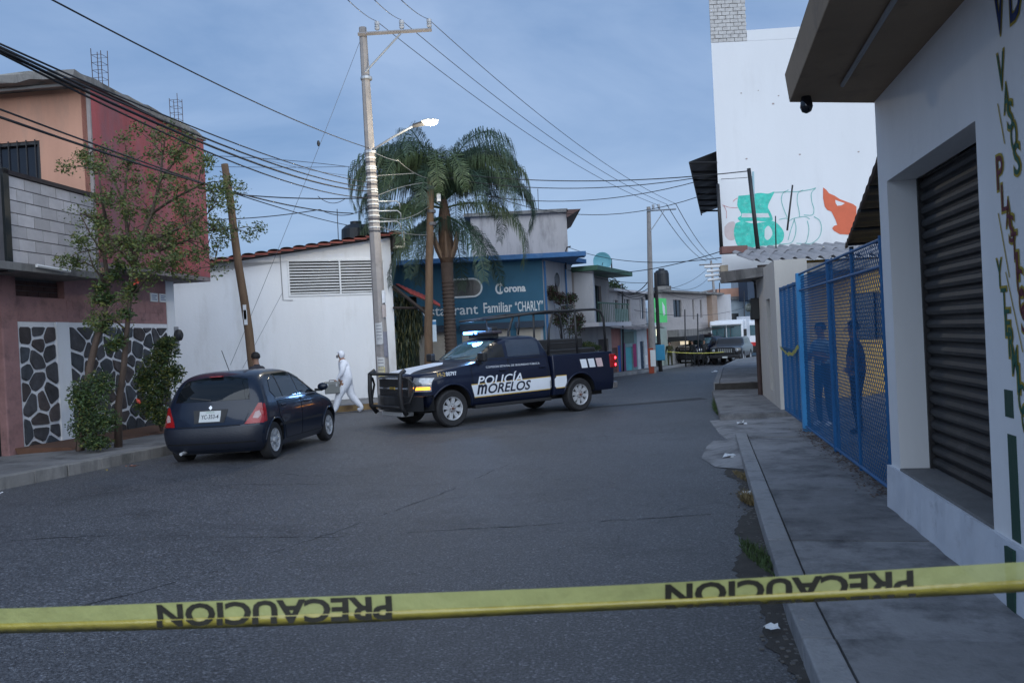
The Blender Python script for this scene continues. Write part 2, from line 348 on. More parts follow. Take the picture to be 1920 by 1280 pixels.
house = thing('house', 'two-storey house with red upper side wall, terracotta front and black stone facing below', 'house', (-8.49, 14.05, 0), 84)
# ground floor street wall (local x along the street, y into the building)
# stone facing
def clip(poly, px, py, nx_, ny_):
    o = []
    for i in range(len(poly)):
        a, b = poly[i], poly[(i+1) % len(poly)]; da = (a[0]-px)*nx_+(a[1]-py)*ny_; db = (b[0]-px)*nx_+(b[1]-py)*ny_
        if da <= 0: o.append(a)
        if (da < 0 < db) or (db < 0 < da): t = da/(da-db); o.append((a[0]+(b[0]-a[0])*t, a[1]+(b[1]-a[1])*t))
    return o
def stones(x0, x1, z0, z1, size, parent, mats, gap=.026, proud=.04):
    nx_, nz = max(1, round((x1-x0)/size)), max(1, round((z1-z0)/size)); S = []
    for i in range(nx_):
        for j in range(nz): S.append((x0+(i+.5+rnd.uniform(-.42,.42))*(x1-x0)/nx_, z0+(j+.5+rnd.uniform(-.42,.42)+(.25 if i%2 else -.25))*(z1-z0)/nz))
    for s in S:
        p = [(x0+.02,z0),(x1-.02,z0),(x1-.02,z1-.03),(x0+.02,z1-.03)]
        for q in S:
            if q is s or math.dist(s, q) > 4*size: continue
            d = math.dist(s, q); n = ((q[0]-s[0])/d, (q[1]-s[1])/d); mid = ((s[0]+q[0])/2-n[0]*gap, (s[1]+q[1])/2-n[1]*gap)
            p = clip(p, *mid, *n)
            if len(p) < 3: break
        if len(p) < 3: continue
        r = []
        for k in range(len(p)):          # chip the corners
            a, b, c = p[k-1], p[k], p[(k+1) % len(p)]; r += [(b[0]+(a[0]-b[0])*.13, b[1]+(a[1]-b[1])*.13), (b[0]+(c[0]-b[0])*.13, b[1]+(c[1]-b[1])*.13)]
        cx = sum(v[0] for v in r)/len(r); cz = sum(v[1] for v in r)/len(r); pr = proud*rnd.uniform(.6,1.2)
        if max(math.dist(v, (cx,cz)) for v in r) < .05: continue
        MB().hexa([(v[0], -.008, v[1]) for v in r][::-1], [(cx+(v[0]-cx)*.95, -pr+rnd.uniform(-.006,.006), cz+(v[1]-cz)*.95) for v in r][::-1]).build('stone', rnd.choice(mats), parent)
MB().wall(.1, 1.13, .1, 2.56, th=.3, y=-.006).build('mortar_bed', M('white_mortar', (.72,.72,.74), .85, var=.12, vs=6, bump=.3, bs=40), house)
MB().wall(1.5, 5.1, .1, 2.56, th=.3, y=-.006).build('mortar_bed', MATS['white_mortar'], house)
stones(.16, 1.13, .3, 2.5, .33, house, STONE); stones(1.5, 5.07, .2, 2.5, .34, house, STONE)
MB().box(1.13, 1.5, -.04, .3, .1, 2.56).build('white_pillar', WHITEP, house)
lw = MB().wall(1.45, 5.1, 2.56, 3.56, th=.3, y=-.01).build('lower_wall', PINK, house)
MB().wall(-.05, 1.45, 2.56, 3.0, th=.3, y=-.012).build('lintel', PINK, house)
def brickwork(parent, x0, x1, z0, z1, y, bl, bh, g, mat, mats=None, name='brick', proud=.012, th=.04):
    r = 0; z = z0; me = None
    while z + .03 < z1:
        h = min(bh, z1 - z); x = x0 - (bl/2 if r % 2 else 0)
        while x < x1:
            a, b = max(x, x0), min(x+bl-g, x1)
            if b - a > .05:
                o = MB().box(a, b, y-proud-rnd.uniform(0, .004), y+th, z, z+h-g).build(name, mat, parent)
            x += bl
        z += bh; r += 1
brickwork(house, 0, 1.42, 3.02, 3.30, .12, .3, .1, .014, M('dark_brick', (.07,.035,.03), .9, var=.3, vs=6, bump=.3, bs=40))
MB().wall(-.05, 1.45, 3.0, 3.34, th=.1, y=.14).build('recess_back', MORT, house)
for x0, x1, z0 in ((1.5, 5.0, 2.64),): brickwork(house, x0, x1, z0, 2.98, -.012, .36, .17, .012, PINK, proud=.003, th=.01)
MB().box(-.28, .1, -.06, .3, .1, 2.6).build('column', PINK, house, bevel=.02)
MB().box(-.28, .1, -.045, .3, 2.6, 3.33).build('column', PINK, house)
dr = MB().box(-1.6, -.28, .08, .12, .15, 2.62).build('door', M('dark_green_metal', (.012,.016,.018), .5, var=.2), house)
MB().box(-.42, -.4, .05, .08, 1.1, 1.25).build('handle', BLKM, dr)
MB().wall(-3.5, -1.6, .1, 3.33, th=.3).build('lower_wall', PINK, house)
MB().box(-3.5, -.28, -.03, .3, 2.63, 3.33).build('lintel', PINK, house)
MB().box(5.1, 5.45, -.03, 6, .1, 3.56).build('corner_column', WHITEP, house)
MB().box(-3.5, 5.1, .31, 6, .1, 3.3).build('core_wall', PINK, house)
# floor slab and upper storey
MB().box(-3.4, 1.5, -.72, 6, 3.33, 3.46).build('floor_slab', OLDC, house, bevel=.01)
MB().box(1.5, 6.02, -.67, 6, 3.56, 3.70).build('floor_slab', M('slab_underside', (.2,.17,.17), .9, var=.3, vs=2), house)
MB().wall(1.56, 6.02, 3.66, 6.95, th=.2, y=-.675).build('upper_side_wall', RED, house)
MB().box(5.82, 6.015, -.47, 6, 3.7, 6.9).build('end_wall', RED, house)
# terracotta wall faces the camera: runs along local y at x = 1.55
win = (.95, 1.85, 5.05, 6.0)
mb = MB(); T = MB().wall(-.67, 5.9, 3.46, 6.95, holes=[(.40, 2.0, 5.0, 6.02)], th=.2)
mb.add([(1.56 - .0 + p[1]*1, p[0], p[2]) for p in T.v], [f[::-1] for f in T.f]); mb.build('front_wall', TERR, house)
MB().box(1.52, 1.56, -.668, -.60, 3.46, 6.94).build('corner_strip', M('grey_render', (.3,.26,.25), .9, var=.25, vs=3), house)
wf = MB(); wf.box(1.58,1.66,.40,.46,5.0,6.02).box(1.58,1.66,1.94,2.0,5.0,6.02).box(1.58,1.66,.46,1.94,5.96,6.02).box(1.58,1.66,.46,1.94,5.0,5.06)
w_ = wf.build('window', BLKM, house); MB().box(1.68,1.7,.46,1.94,5.06,5.96).build('pane', M('dark_glass', (.012,.014,.02), .08, var=0, spec=.6), w_)
for k in range(9): MB().tube([(1.54, .48+k*.18, 4.98), (1.54, .48+k*.18, 6.04)], .012, 6).build('bar', BLKM, w_)
# rough roof slab with ragged edges
mb = MB(); P = []
for i, (x, y) in enumerate([(.95,-.72),(1.5,-.78),(2.5,-.74),(4,-.76),(5.2,-.74),(6.08,-.72),(6.08,6.1),(.95,6.1),(.93,3),(.95,1.2)]): P.append((x+rnd.uniform(-.03,.03), y+rnd.uniform(-.02,.02)))
def ragged(P, z0, z1):
    D = dense(P + [P[0]], .25)[:-1]
    return MB().hexa([(x+rnd.uniform(-.02,.02), y+rnd.uniform(-.02,.02), z0+rnd.uniform(-.03,.02)) for x, y in D][::-1], [(x+rnd.uniform(-.03,.03), y+rnd.uniform(-.03,.03), z1+rnd.uniform(-.03,.03)) for x, y in D][::-1])
ragged(P, 6.95, 7.07).build('roof_slab', OLDC, house); 
ragged([(1.1,-.58),(6.0,-.6),(6.0,6),(1.1,6)], 7.07, 7.15).build('roof_rubble', M('pale_old_concrete', (.3,.29,.27), .95, var=.3, vs=3, bump=.5, bs=20, dirt=((.08,.1,.06),.3,3)), house)
MB().tube([(1.2,-.4,6.9),(1.2,4.5,6.9)], .03, 6).build('conduit', M('grey_plastic', (.3,.3,.3), .6), house)
for (xx, yy) in ((2.35, -.4), (5.5, -.3)):
    mb = MB()
    for dx in (-.1, .1):
        for dy in (-.1, .1): mb.tube([(xx+dx, yy+dy, 7.2), (xx+dx+rnd.uniform(-.02,.02), yy+dy, 7.9 + rnd.uniform(-.06,.06))], .008, 5)
    for z in (7.35, 7.5, 7.65, 7.8): mb.tube([(xx-.1,yy-.1,z),(xx+.1,yy-.1,z),(xx+.1,yy+.1,z),(xx-.1,yy+.1,z),(xx-.1,yy-.1,z)], .005, 4)
    mb.build('rebar_cage', M('rusty_steel', (.08,.05,.045), .8, var=.3), house)
# balcony of cinder blocks
MB().box(-3.3, 1.5, -.655, -.56, 3.46, 4.86).build('balcony_core', MORT, house)
brickwork(house, -.78, 1.47, 3.47, 4.86, -.655, .395, .2, .016, BLOCK, name='block', proud=.012, th=.0)
MB().box(-.92, -.79, -.70, -.5, 3.3, 4.95).build('balcony_post', M('dark_green_metal'  , (.012,.016,.018), .5), house)
MB().box(-.92, 1.5, -.70, -.52, 4.86, 4.93).build('balcony_rail', M('dark_wood_rail', (.03,.022,.025), .7, var=.2), house)
MB().tube([(-.3,-.74,3.44),(.5,-.78,3.40)], .03, 6).build('pipe_stub', M('white_pvc', (.7,.7,.7), .4, var=.05), house)
for x, s in ((4.42, '12'), (4.8, '34')):
    pl = MB().box(x, x+.3, -.035, -.012, 3.06, 3.25).build('name_plate', M('enamel_white', (.72,.74,.74), .3, var=.05, dirt=((.5,.5,.5),.1,9)), house)
    for k in range(3): MB().box(x+.05, x+.25-.05*(k%2), -.038, -.0352, 3.19-k*.045, 3.205-k*.045).build('lettering_line', M('sign_blue', (.03,.06,.2), .6, var=0), pl)
md = thing('electricity_meter', 'round dark electricity meter on the white corner column of the red house', 'meter', (-7.93, 19.46, 2.2), 84)
MB().lathe([(.12,0),(.14,-.05),(.13,-.1),(.07,-.14)], (.02,-.04,.1), 'y', 20).build('meter_can', BLKM, md); MB().box(-.08,.12,-.05,0,-.35,.3).build('backplate', M('grey_metal', (.25,.26,.28), .5, var=.1), md)
# ================================================================ white shed building
ang = 69; wh = thing('building', 'long white single-storey hall with louvred vent and red tile roof edge', 'building', (-5.65, 27.02, 0), 90-ang)
top = lambda x: 5.105 + .149 * x
MB().wall(-11, 1.87, -.1, 5, holes=[(-1.48, 1.60, 3.56, 4.62)], th=.25, top=top).build('front_wall', WHITEP, wh)
MB().wall(.25, 9, -.1, 5.3, th=.2).build('x', WHITEP, wh)
bpy.data.objects.remove(bpy.data.objects['x'])
mb = MB(); mb.hexa([(1.67,.25,-.1),(1.868,.25,-.1),(1.868,7,-.1),(1.67,7,-.1)], [(1.67,.25,5.3),(1.868,.25,5.3),(1.868,7,5.3),(1.67,7,5.3)]); mb.build('side_wall', WHITEP, wh)
MB().box(-11, 1.6, 6.8, 7, -.1, 4).build('back_wall', WHITEP, wh)
WM = M('white_metal', (.68,.69,.7), .5, var=.08, dirt=((.45,.42,.38),.15,6))
lv = MB(); lv.box(-1.52,1.64,-.03,.06,4.62,4.68).box(-1.52,1.64,-.03,.06,3.50,3.56).box(-1.52,-1.46,-.03,.06,3.56,4.62).box(1.58,1.64,-.03,.06,3.56,4.62).box(.12,.17,-.025,.07,3.56,4.62)
lv = lv.build('louvre', WM, wh)
MB().box(-1.46,1.58,.14,.16,3.57,4.61).build('louvre_back', DARK, lv)
sl = None
for k in range(11):
    for (a, b) in ((-1.455, .118), (.172, 1.578)):
        z = 3.585 + k * .094
        MB().hexa([(a,-.012,z),(b,-.012,z),(b,.085,z+.055),(a,.085,z+.055)],[(a,-.012,z+.008),(b,-.012,z+.008),(b,.085,z+.063),(a,.085,z+.063)]).build('slat', WM, lv)
# sloping roof with a tile edge
TILE = M('red_tile', (.22,.06,.045), .8, var=.3, vs=3, bump=.3, bs=20, dirt=((.08,.04,.04),.3,4))
def slope(x, dz=0): return 5.105 + .149 * x + dz
rf = MB().hexa([(-11.2,-.35,slope(-11.2,.03)),(2.2,-.35,slope(2.2,.03)),(2.2,7.2,slope(2.2,.03)),(-11.2,7.2,slope(-11.2,.03))],[(-11.2,-.35,slope(-11.2,.1)),(2.2,-.35,slope(2.2,.1)),(2.2,7.2,slope(2.2,.1)),(-11.2,7.2,slope(-11.2,.1))]).build('roof', M('roof_dark_wood', (.035,.025,.025), .8, var=.3), wh)
for k in range(34):
    x = -11.1 + k * .39; P = []
    n = 6
    for yy in (-.42, .6):
        for i in range(n+1):
            t = math.pi * i / n; P.append((x + .2 - .2*math.cos(t), yy, slope(x + .2, .1 + .07*math.sin(t)) ))
    m_ = MB(); m_.add(P, [(i, i+1, n+2+i, n+1+i) for i in range(n)]); m_.add([(p[0], p[1], p[2]-.02) for p in P], [(i, n+1+i, n+2+i, i+1) for i in range(n)]); m_.quad(P[0], P[n], (P[n][0],P[n][1],P[n][2]-.06), (P[0][0],P[0][1],P[0][2]-.06))
    m_.build('roof_tile', TILE, rf)
MB().box(-11.1, 2.1, -.3, -.02, 0, .01).v
g = MB().box(1.95, 2.28, -.38, 1.0, 5.0, 5.06); g.box(2.24, 2.28, -.38, -.33, 5.0, 5.55)
g.build('gable_trim', M('cream_paint', (.6,.55,.42), .7, var=.1), wh)
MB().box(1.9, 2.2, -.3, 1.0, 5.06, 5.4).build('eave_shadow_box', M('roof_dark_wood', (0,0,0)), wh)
MB().tube([(-1.72,-.02,4.9),(-1.7,-.02,3.4),(-1.4,-.02,3.38)], .012, 5).build('conduit', M('grey_plastic', (.3,.3,.3)), wh)
for x, h in ((-.1, 2.3), (.42, 1.15), (.55, 1.4)):
    tag(MB().tube([(0,0,0),(.02,0,h)], .014, 5).build('rebar_rod', BLKM), 'thin steel rod standing up behind the white hall roof, %s of three' % {2.3:'tallest', 1.15:'shortest', 1.4:'middle height'}[h], 'rod').location = Vector((-5.65,27.02,4.2)) + Vector((x*.93, x*.36+1.2, .0))
# ================================================================ blue restaurant
BLUE = M('petrol_blue_paint', (.03,.125,.21), .75, var=.12, vs=1.2, bump=.15, bs=15, dirt=((.03,.1,.16),.2,2))
BLUE2 = M('cornice_blue', (.05,.16,.36), .7, var=.2, vs=2, dirt=((.2,.28,.38),.2,3))
LETW = M('sign_white', (.72,.76,.78), .7, var=.06, vs=3)
re = thing('restaurant', 'petrol blue restaurant with white lettering Familiar and Corona behind the palm', 'restaurant', (1.4, 34, 0), 0)
OV = [(-2.7 + (.4 if abs(t) < 90 else -.4)*0 + .0, 0) for t in (0,)]
MB().wall(-6.3, 0, 2.62, 4.95, holes=[(-3.7, -2.95, 3.68, 4.2)], th=.25).build('upper_wall', BLUE, re)
# stadium-shaped window frame
fr = MB(); n = 14; ci = []; co = []; ck = []
def stadium(xc, zc, hw, r, n=14):
    return [(xc+hw+r*math.sin(math.pi*i/n), zc+r*math.cos(math.pi*i/n)) for i in range(n+1)] + [(xc-hw-r*math.sin(math.pi*i/n), zc-r*math.cos(math.pi*i/n)) for i in range(n+1)]
a_, b_ = stadium(-3.32, 3.95, .42, .40), stadium(-3.32, 3.95, .42, .33)
for i in range(len(a_)):
    j = (i+1) % len(a_)
    fr.quad((a_[i][0],-.04,a_[i][1]),(a_[j][0],-.04,a_[j][1]),(b_[j][0],-.04,b_[j][1]),(b_[i][0],-.04,b_[i][1]))
    fr.quad((a_[i][0],-.04,a_[i][1]),(a_[i][0],.0,a_[i][1]),(a_[j][0],.0,a_[j][1]),(a_[j][0],-.04,a_[j][1])); fr.quad((b_[i][0],-.04,b_[i][1]),(b_[j][0],-.04,b_[j][1]),(b_[j][0],.0,b_[j][1]),(b_[i][0],.0,b_[i][1]))
f2 = fr.build('window', LETW, re); MB().add([(x,-.012,z) for x, z in b_], [tuple(range(len(b_)))]).build('pane', M('window_dark', (.02,.03,.04), .15, var=.2), f2)
for k in range(5): MB().box(-3.72+k*.2,-3.70+k*.2,-.024,-.014,3.64,4.26).build('bar', BLKM, f2)
text('lettering', 'Restaurant', LETW, re, lambda u, v: (-5.35+u, -.008, 2.86+v), w=2.62, h=.42, size=.5, bold=.004)
text('lettering', 'Familiar', LETW, re, lambda u, v: (-2.5+u, -.008, 2.88+v), w=1.18, h=.42, size=.5, bold=.008)
text('lettering', '“CHARLY”', LETW, re, lambda u, v: (-1.2+u, -.008, 2.87+v), w=1.15, h=.42, size=.5, bold=.006)
text('lettering', 'C', LETW, re, lambda u, v: (-1.98+u, -.008, 3.62+v), w=.30, h=.46, size=.6, bold=.015)
text('lettering', 'l', LETW, re, lambda u, v: (-1.80+u, -.0085, 3.66+v+u*2.0), w=.05, h=.38, size=.5, bold=.006)
text('lettering', 'orona', LETW, re, lambda u, v: (-1.63+u, -.008, 3.68+v), w=.9, h=.23, size=.4, bold=.016)
MB().box(-6.6, 1.75, -.75, -.0, 4.95, 5.15).build('cornice', BLUE2, re, bevel=.02)
MB().box(-6.6, 1.5, -.0, 5, 4.955, 5.05).build('roof_slab', BLUE2, re)
# ground floor: dark openings over pale shutters
MB().wall(-6.3, 0, -.7, 2.62, holes=[(-5.6,-3.7,-.6,2.45),(-3.45,-1.45,-.6,2.45),(-1.2,-.1,-.6,2.45)], th=.25, y=.003).build('lower_wall', BLUE, re)
CRM = M('cream_shutter', (.5,.47,.42), .7, var=.1, vs=3, dirt=((.3,.27,.24),.2,3))
for a, b in ((-5.6,-3.7),(-3.45,-1.45),(-1.2,-.1)):
    s = MB().box(a, b, .12, .14, -.6, 2.2).build('shutter', CRM, re)
    for k in range(18): MB().box(a+.01, b-.01, .1, .12, -.55+k*.15, -.44+k*.15).build('slat', CRM, s)
    MB().box(a-.05, b+.05, -.3, .1, 2.2, 2.46).build('awning_box', M('navy_paint', (.012,.03,.06), .6, var=.2), re)
MB().box(-6.3, -6.1, .25, 9, -.7, 4.95).build('side_wall', BLUE, re)
WG = M('greyish_white_plaster', (.52,.52,.54), .85, var=.15, vs=1.2, bump=.2, bs=14, dirt=((.3,.29,.3),.35,1.5), streak=1)
side = thing('restaurant_wing', 'white street wing of the blue restaurant with arched window', 'building', (1.4, 34, 0), 66)
MB().wall(0.01, 3.5, -.8, 4.95, holes=[(1.35,1.95,3.3,4.3),(.6,1.1,-.8,1.6),(2.2,3.1,-.8,1.6)], th=.25, y=0).build('street_wall', WG, side)
MB().tube([(.12,-.05,-.6),(.12,-.05,4.9)], .05, 6).build('drainpipe', BLUE2, side); MB().tube([(2.6,-.05,2.6),(2.6,-.05,4.9)], .04, 6).build('drainpipe', BLUE2, side)
wn = MB().lathe([(.3,-.03),(.3,.05)], (1.65,.02,4.2),'y',20).build('window', M('window_dark',(0,0,0)), side); MB().box(1.36,1.94,.1,.12,3.3,4.3).build('pane', M('window_dark',(0,0,0)), wn)
for a, b in ((.6,1.1),(2.2,3.1)): MB().box(a,b,.1,.14,-.8,1.6).build('door', M('brown_door',(.05,.03,.025),.7,var=.2), side)
MB().box(0, 3.6, -.7, 0.0, 4.956, 5.14).build('cornice', BLUE2, side)
# pale block on the roof behind
bk = thing('building', 'pale stained upper block rising behind the blue restaurant roof', 'building', (-1.6, 37.5, 0), 0)
MB().box(0, 4.35, 0, 6, 4.2, 7.35).build('wall', M('stained_plaster', (.47,.44,.43), .9, var=.15, vs=1.2, dirt=((.14,.13,.13),.42,1.3), streak=1), bk)
MB().box(-.3, 4.4, -.2, 6.2, 7.35, 7.5).build('roof_slab', OLDC, bk); MB().hexa([(4.35,-.2,7.1),(4.37,-.2,7.1),(4.37,6,7.1),(4.35,6,7.1)],[(4.35,-.2,7.45),(5.0,-.2,7.45),(5.0,6,7.45),(4.35,6,7.45)]).build('eave', M('rusty_eave',(.12,.07,.06),.8,var=.2), bk)
for x in (-.5, 2.3): tag(MB().tube([(-1.6+x+.8,37.6,7.3),(-1.6+x+.82,37.6,8.5)], .015, 5).build('antenna_rod', BLKM), 'thin rod on the stained block, %s one' % ('left' if x < 0 else 'right'), 'rod')
tk = thing('water_tank', 'black water tank standing on the roof behind the white hall', 'water tank', (-5.9, 32, 4.6)); TKM = M('tank_black', (.012,.014,.018), .5, var=.1)
MB().lathe([(.55,0),(.58,.1),(.58,1.0),(.56,1.4),(.4,1.55),(.22,1.6),(.22,1.7)], (.1,0,.3), 'z', 24).build('tank', TKM, tk, smooth=False); MB().box(-.6,.8,-.6,.6,-.3,.29).build('stand', OLDC, tk)
tag(box('building', OLDC, None, -8, -5, 31, 36, -.5, 4.3), 'low grey block carrying the black water tank behind the white hall', 'building')
# ================================================================ balcony house on the street
D24 = 66; 
h2 = thing('house', 'two-storey house with green roof edge and green balcony railing', 'house', (2.93, 37.4, 0), 67)
GRN = M('green_paint', (.06,.14,.09), .6, var=.3, vs=4, dirt=((.2,.24,.2),.2,4)); GRN2 = M('green_dark', (.012,.03,.025), .5, var=.1)
MB().wall(0, 5.6, -.9, 4.62, holes=[(2.4,4.2,2.35,4.15),(.5,1.4,2.35,4.15),(.7,2.4,-.7,1.4),(3.3,5.0,-.7,1.5)], th=.25).build('street_wall', M('beige_grey_plaster', (.36,.33,.32), .9, var=.15, vs=1.2, dirt=((.2,.18,.18),.3,2), streak=1), h2)
MB().box(0, .2, -.9, .0, 2.3, 4.7).build('end_wall', WG, h2)
MB().box(-.2, 5.9, -1.2, 5, 4.62, 4.85).build('roof_slab', GRN, h2, bevel=.02)
MB().box(0, 5.6, -1.1, -.002, 2.12, 2.3).build('balcony_slab', M('pale_trim',(.62,.6,.62),.8,var=.12), h2)
for a, b, c, d in ((2.4,4.2,2.35,4.15),(.5,1.4,2.35,4.15)):
    w_ = MB().box(a,b,.12,.14,c,d).build('window', M('window_dark',(0,0,0)), h2)
    for k in range(4): MB().box(a+(b-a)*k/4, a+(b-a)*k/4+.05,.07,.12,c,d).build('mullion', GRN2, w_)
MB().box(.7,2.4,.1,.14,-.7,1.4).build('door', M('brown_door',(0,0,0)), h2); MB().box(3.3,5.0,.1,.14,-.7,1.5).build('door', M('brown_door',(0,0,0)), h2)
rl = MB().box(.1,5.5,-1.06,-1.02,3.16,3.22).build('railing', GRN, h2)
for k in range(18): MB().tube([(.15+k*.3,-1.04,2.3),(.15+k*.3,-1.04,3.16)], .012, 4).build('baluster', GRN, rl)
MB().box(3.0,5.4,-1.01,-1.0,2.35,2.95).build('railing_panel', M('milky_green', (.25,.32,.29), .5, var=.1), rl)
ds = thing('satellite_dish', 'pale blue satellite dish on the green-edged roof', 'satellite dish', (4.75, 42.3, 4.8))
MB().lathe([(.04,.16),(.25,.1),(.42,0),(.47,-.06),(.46,-.06),(.4,-.0)], (.05,-.1,.65), 'y', 24).build('dish', M('dish_blue', (.2,.5,.6), .5, var=.05), ds, smooth=True)
MB().tube([(0,0,0),(.05,.03,.6)], .04, 6).build('mast', BLKM, ds); MB().tube([(.05,-.05,.5),(.05,-.4,.55)], .02, 5).build('feed_arm', BLKM, ds)
# ================================================================ shop row further along
d0 = Vector((5.7, 44.4)); sh = thing('shop_row', 'low row of small shops with coloured doors along the left kerb', 'shops', (5.12, 42.6, 0), 66)
WB = M('pale_block_wall', (.40,.38,.385), .9, var=.2, vs=2, bump=.3, bs=8, dirt=((.22,.2,.2),.35,2))
MB().wall(.0, 7.2, 2.0, 3.95, holes=[(.7,1.5,2.3,3.5),(2.7,3.8,2.4,3.6),(5.9,6.9,2.5,3.7)], th=.2).build('upper_wall', WB, sh)
brickwork(sh, 3.9, 5.8, 2.02, 3.9, -.002, .6, .26, .02, WB, name='block', proud=.012, th=.0)
for a, b, c, d, q in ((.7,1.5,2.3,3.5,'window_dark'),(2.7,3.8,2.4,3.6,'window_dark'),(5.9,6.9,2.5,3.7,'navy_paint')):
    w_ = MB().box(a,b,.1,.12,c,d).build('window', MATS[q], sh); MB().box((a+b)/2-.03,(a+b)/2+.03,.05,.1,c,d).build('mullion', WM, w_)
MB().box(-.1,7.3,-.3,5,3.95,4.07).build('roof_slab', M('pale_trim',(0,0,0)), sh)
mb = MB()
for k in range(15): mb.add([(k*.55,-1.0,1.92+rnd.uniform(-.06,.06)),(k*.55+.5,-1.0,1.9+rnd.uniform(-.06,.06)),(k*.55+.5,0,2.08),(k*.55,0,2.08)],[(0,1,2,3)])
mb.build('awning_edge', M('corrugated_old', (.2,.18,.18), .8, var=.4, vs=4), sh)
FAC = [(-.3,1.7,'pink_shop',(.36,.17,.15)),(1.7,4.9,'teal_shop',(.20,.30,.32)),(4.9,7.1,'white_shop',(.46,.5,.55)),(7.1,8.5,'red_shop',(.24,.04,.03)),(8.5,12.5,'mint_shop',(.36,.42,.37))]
for a,b,n_,c in FAC: MB().wall(a,b,-1.2,2.0,holes={'pink_shop':[(.0,1.0,-1.1,1.0)],'teal_shop':[(2.5,3.9,-1.1,.95)],'white_shop':[(5.5,6.4,-1.1,1.2)],'red_shop':[(7.4,8.2,-1.1,.7)],'mint_shop':[(9,10,-1.1,1.0)]}[n_],th=.2).build('shop_front', M(n_, c, .8, var=.2, vs=2, dirt=((c[0]*.6+.1,c[1]*.6+.1,c[2]*.6+.1),.3,3)), sh)
for a,b,z,n_,c in ((.0,1.0,1.0,'rust_door',(.12,.06,.05)),(2.5,3.9,.95,'turquoise_door',(.07,.33,.38)),(5.5,6.4,1.2,'navy_paint',(0,0,0)),(7.4,8.2,.7,'rust_door',(0,0,0)),(9,10,1.0,'dark_green_metal',(0,0,0))):
    d_ = MB().box(a,b,.08,.12,-1.1,z).build('door', M(n_,c,.6,var=.2), sh)
    for k in range(7): MB().box(a+.04,b-.04,.06,.08,-1+k*.28,-.8+k*.28).build('door_panel', MATS[n_], d_)
for a,b,z0,z1,n_,c in ((1.05,1.45,-1.1,1.1,'cobalt_paint',(.03,.1,.35)),(3.95,4.6,-.2,1.1,'magenta_paint',(.35,.04,.15)),(1.95,2.4,-1.1,1.2,'plum_paint',(.15,.04,.12)),(-.28,-.05,-1.1,-.2,'cobalt_paint',(0,0,0)),(2.3,4.2,1.15,1.8,'dull_green_panel',(.12,.17,.16)),(6.5,7.0,-.2,.35,'enamel_white',(0,0,0))): MB().box(a,b,-.02,-.002,z0,z1).build('painted_panel', M(n_,c,.7,var=.15), sh)
gs = thing('shop_sign', 'bright green and white shop sign high on the far block', 'sign', (8.62, 50.2, .15), 56)
MB().box(.05,1.9,-.1,.0,2.1,3.6).build('panel', M('sign_green', (.07,.42,.13), .5, var=.05, emit=(.12,.6,.2), es=.12), gs)
for P in ([(.12,2.95),(.3,3.1),(.75,2.6),(.7,2.35),(.2,2.7)],[(1.25,3.4),(1.6,3.1),(1.65,2.6),(1.35,2.5),(1.25,2.9)]): MB().add([(x,-.106,z) for x, z in P],[(0,1,2,3,4)]).build('white_mark', LETW, gs)
MB().box(.1,.4,-.16,-.11,1.3,1.9).build('lamp_box', M('lit_panel', (.8,.8,.7), .5, var=0, emit=(1,.95,.7), es=.9), gs)
# ================================================================ block across the bend
fb = thing('building', 'pale painted brick block with dark windows where the street bends', 'building', (9.6, 53, 0), 58)
PBW = M('painted_brick_pale', (.42,.39,.385), .9, var=.15, vs=2, dirt=((.28,.25,.25),.3,2))
FW = [(2.3,3.9,2.6,3.75),(6.0,6.35,2.4,3.8),(7.6,8.0,2.5,3.8)]
MB().wall(.2,11.5,1.1,4.2,holes=FW,th=.2).build('upper_wall', PBW, fb)
mb = MB()
for r in range(15):
    for k in range(29):
        x = .2 + k*.4 + (.2 if r%2 else 0); z = 1.15 + r*.2
        if any(h[0]-.4 < x < h[1] and h[2]-.2 < z < h[3] for h in FW) or x > 11: continue
        mb.box(x, x+.385, -.02, -.001, z, z+.185)
tag(mb.build('brick_courses', PBW, fb), kind='stuff')
for a,b,c,d in FW:
    w_ = MB().box(a,b,.1,.12,c,d).build('window', M('window_dark',(0,0,0)), fb); MB().box((a+b)/2-.03,(a+b)/2+.03,.06,.1,c,d).build('mullion', BLKM, w_)
MB().box(0,11.8,-.5,6,4.2,4.33).build('roof_slab', OLDC, fb)
MB().box(1,11.4,-.8,.0,1.3,1.75).build('canopy', OLDC, fb); MB().box(1.0,4.4,-1.3,0,1.0,1.3).build('awning', BLKM, fb)
MB().wall(.2,11.5,-1.6,1.1,holes=[(1.1,4.2,-1.5,.9),(5.9,6.7,-1.5,.6)],th=.2,y=.01).build('lower_wall', M('grey_white_wall',(.5,.5,.52),.8,var=.15,vs=2), fb)
MB().box(1.1,4.2,.12,.16,-1.5,.9).build('shutter', M('pale_shutter',(.5,.5,.52),.6,var=.1), fb); MB().box(1.9,3.2,-.6,-.5,.75,1.0).build('lamp_box', M('dim_lit', (.6,.55,.45), .5, var=0, emit=(1,.85,.6), es=.3), fb)
MB().box(4.4,5.8,-.05,.0,-1.5,1.28).build('painted_panel', M('yellow_paint',(.55,.36,.03),.7,var=.15,dirt=((.35,.25,.06),.25,3)), fb); MB().box(5.9,6.7,.1,.14,-1.5,.6).build('door', M('brown_door',(0,0,0)), fb)
MB().box(11.5,11.7,-1,5,-1.6,4.2).build('end_wall', WG, fb); MB().box(9.1,10.3,-.4,-.02,1.8,4.15).build('column', M('tan_wall',(.3,.22,.17),.9,var=.2), fb)
tk = thing('water_tank', 'black rooftop water tank beside the tall far pole', 'water tank', (10.35, 56, 4.33)); MB().lathe([(.46,0),(.48,.1),(.48,.85),(.4,1.05),(.2,1.12),(.2,1.2)], (0,0,.4), 'z', 20).build('tank', TKM, tk); MB().box(-.5,.5,-.5,.5,-.03,.39).build('stand', OLDC, tk)
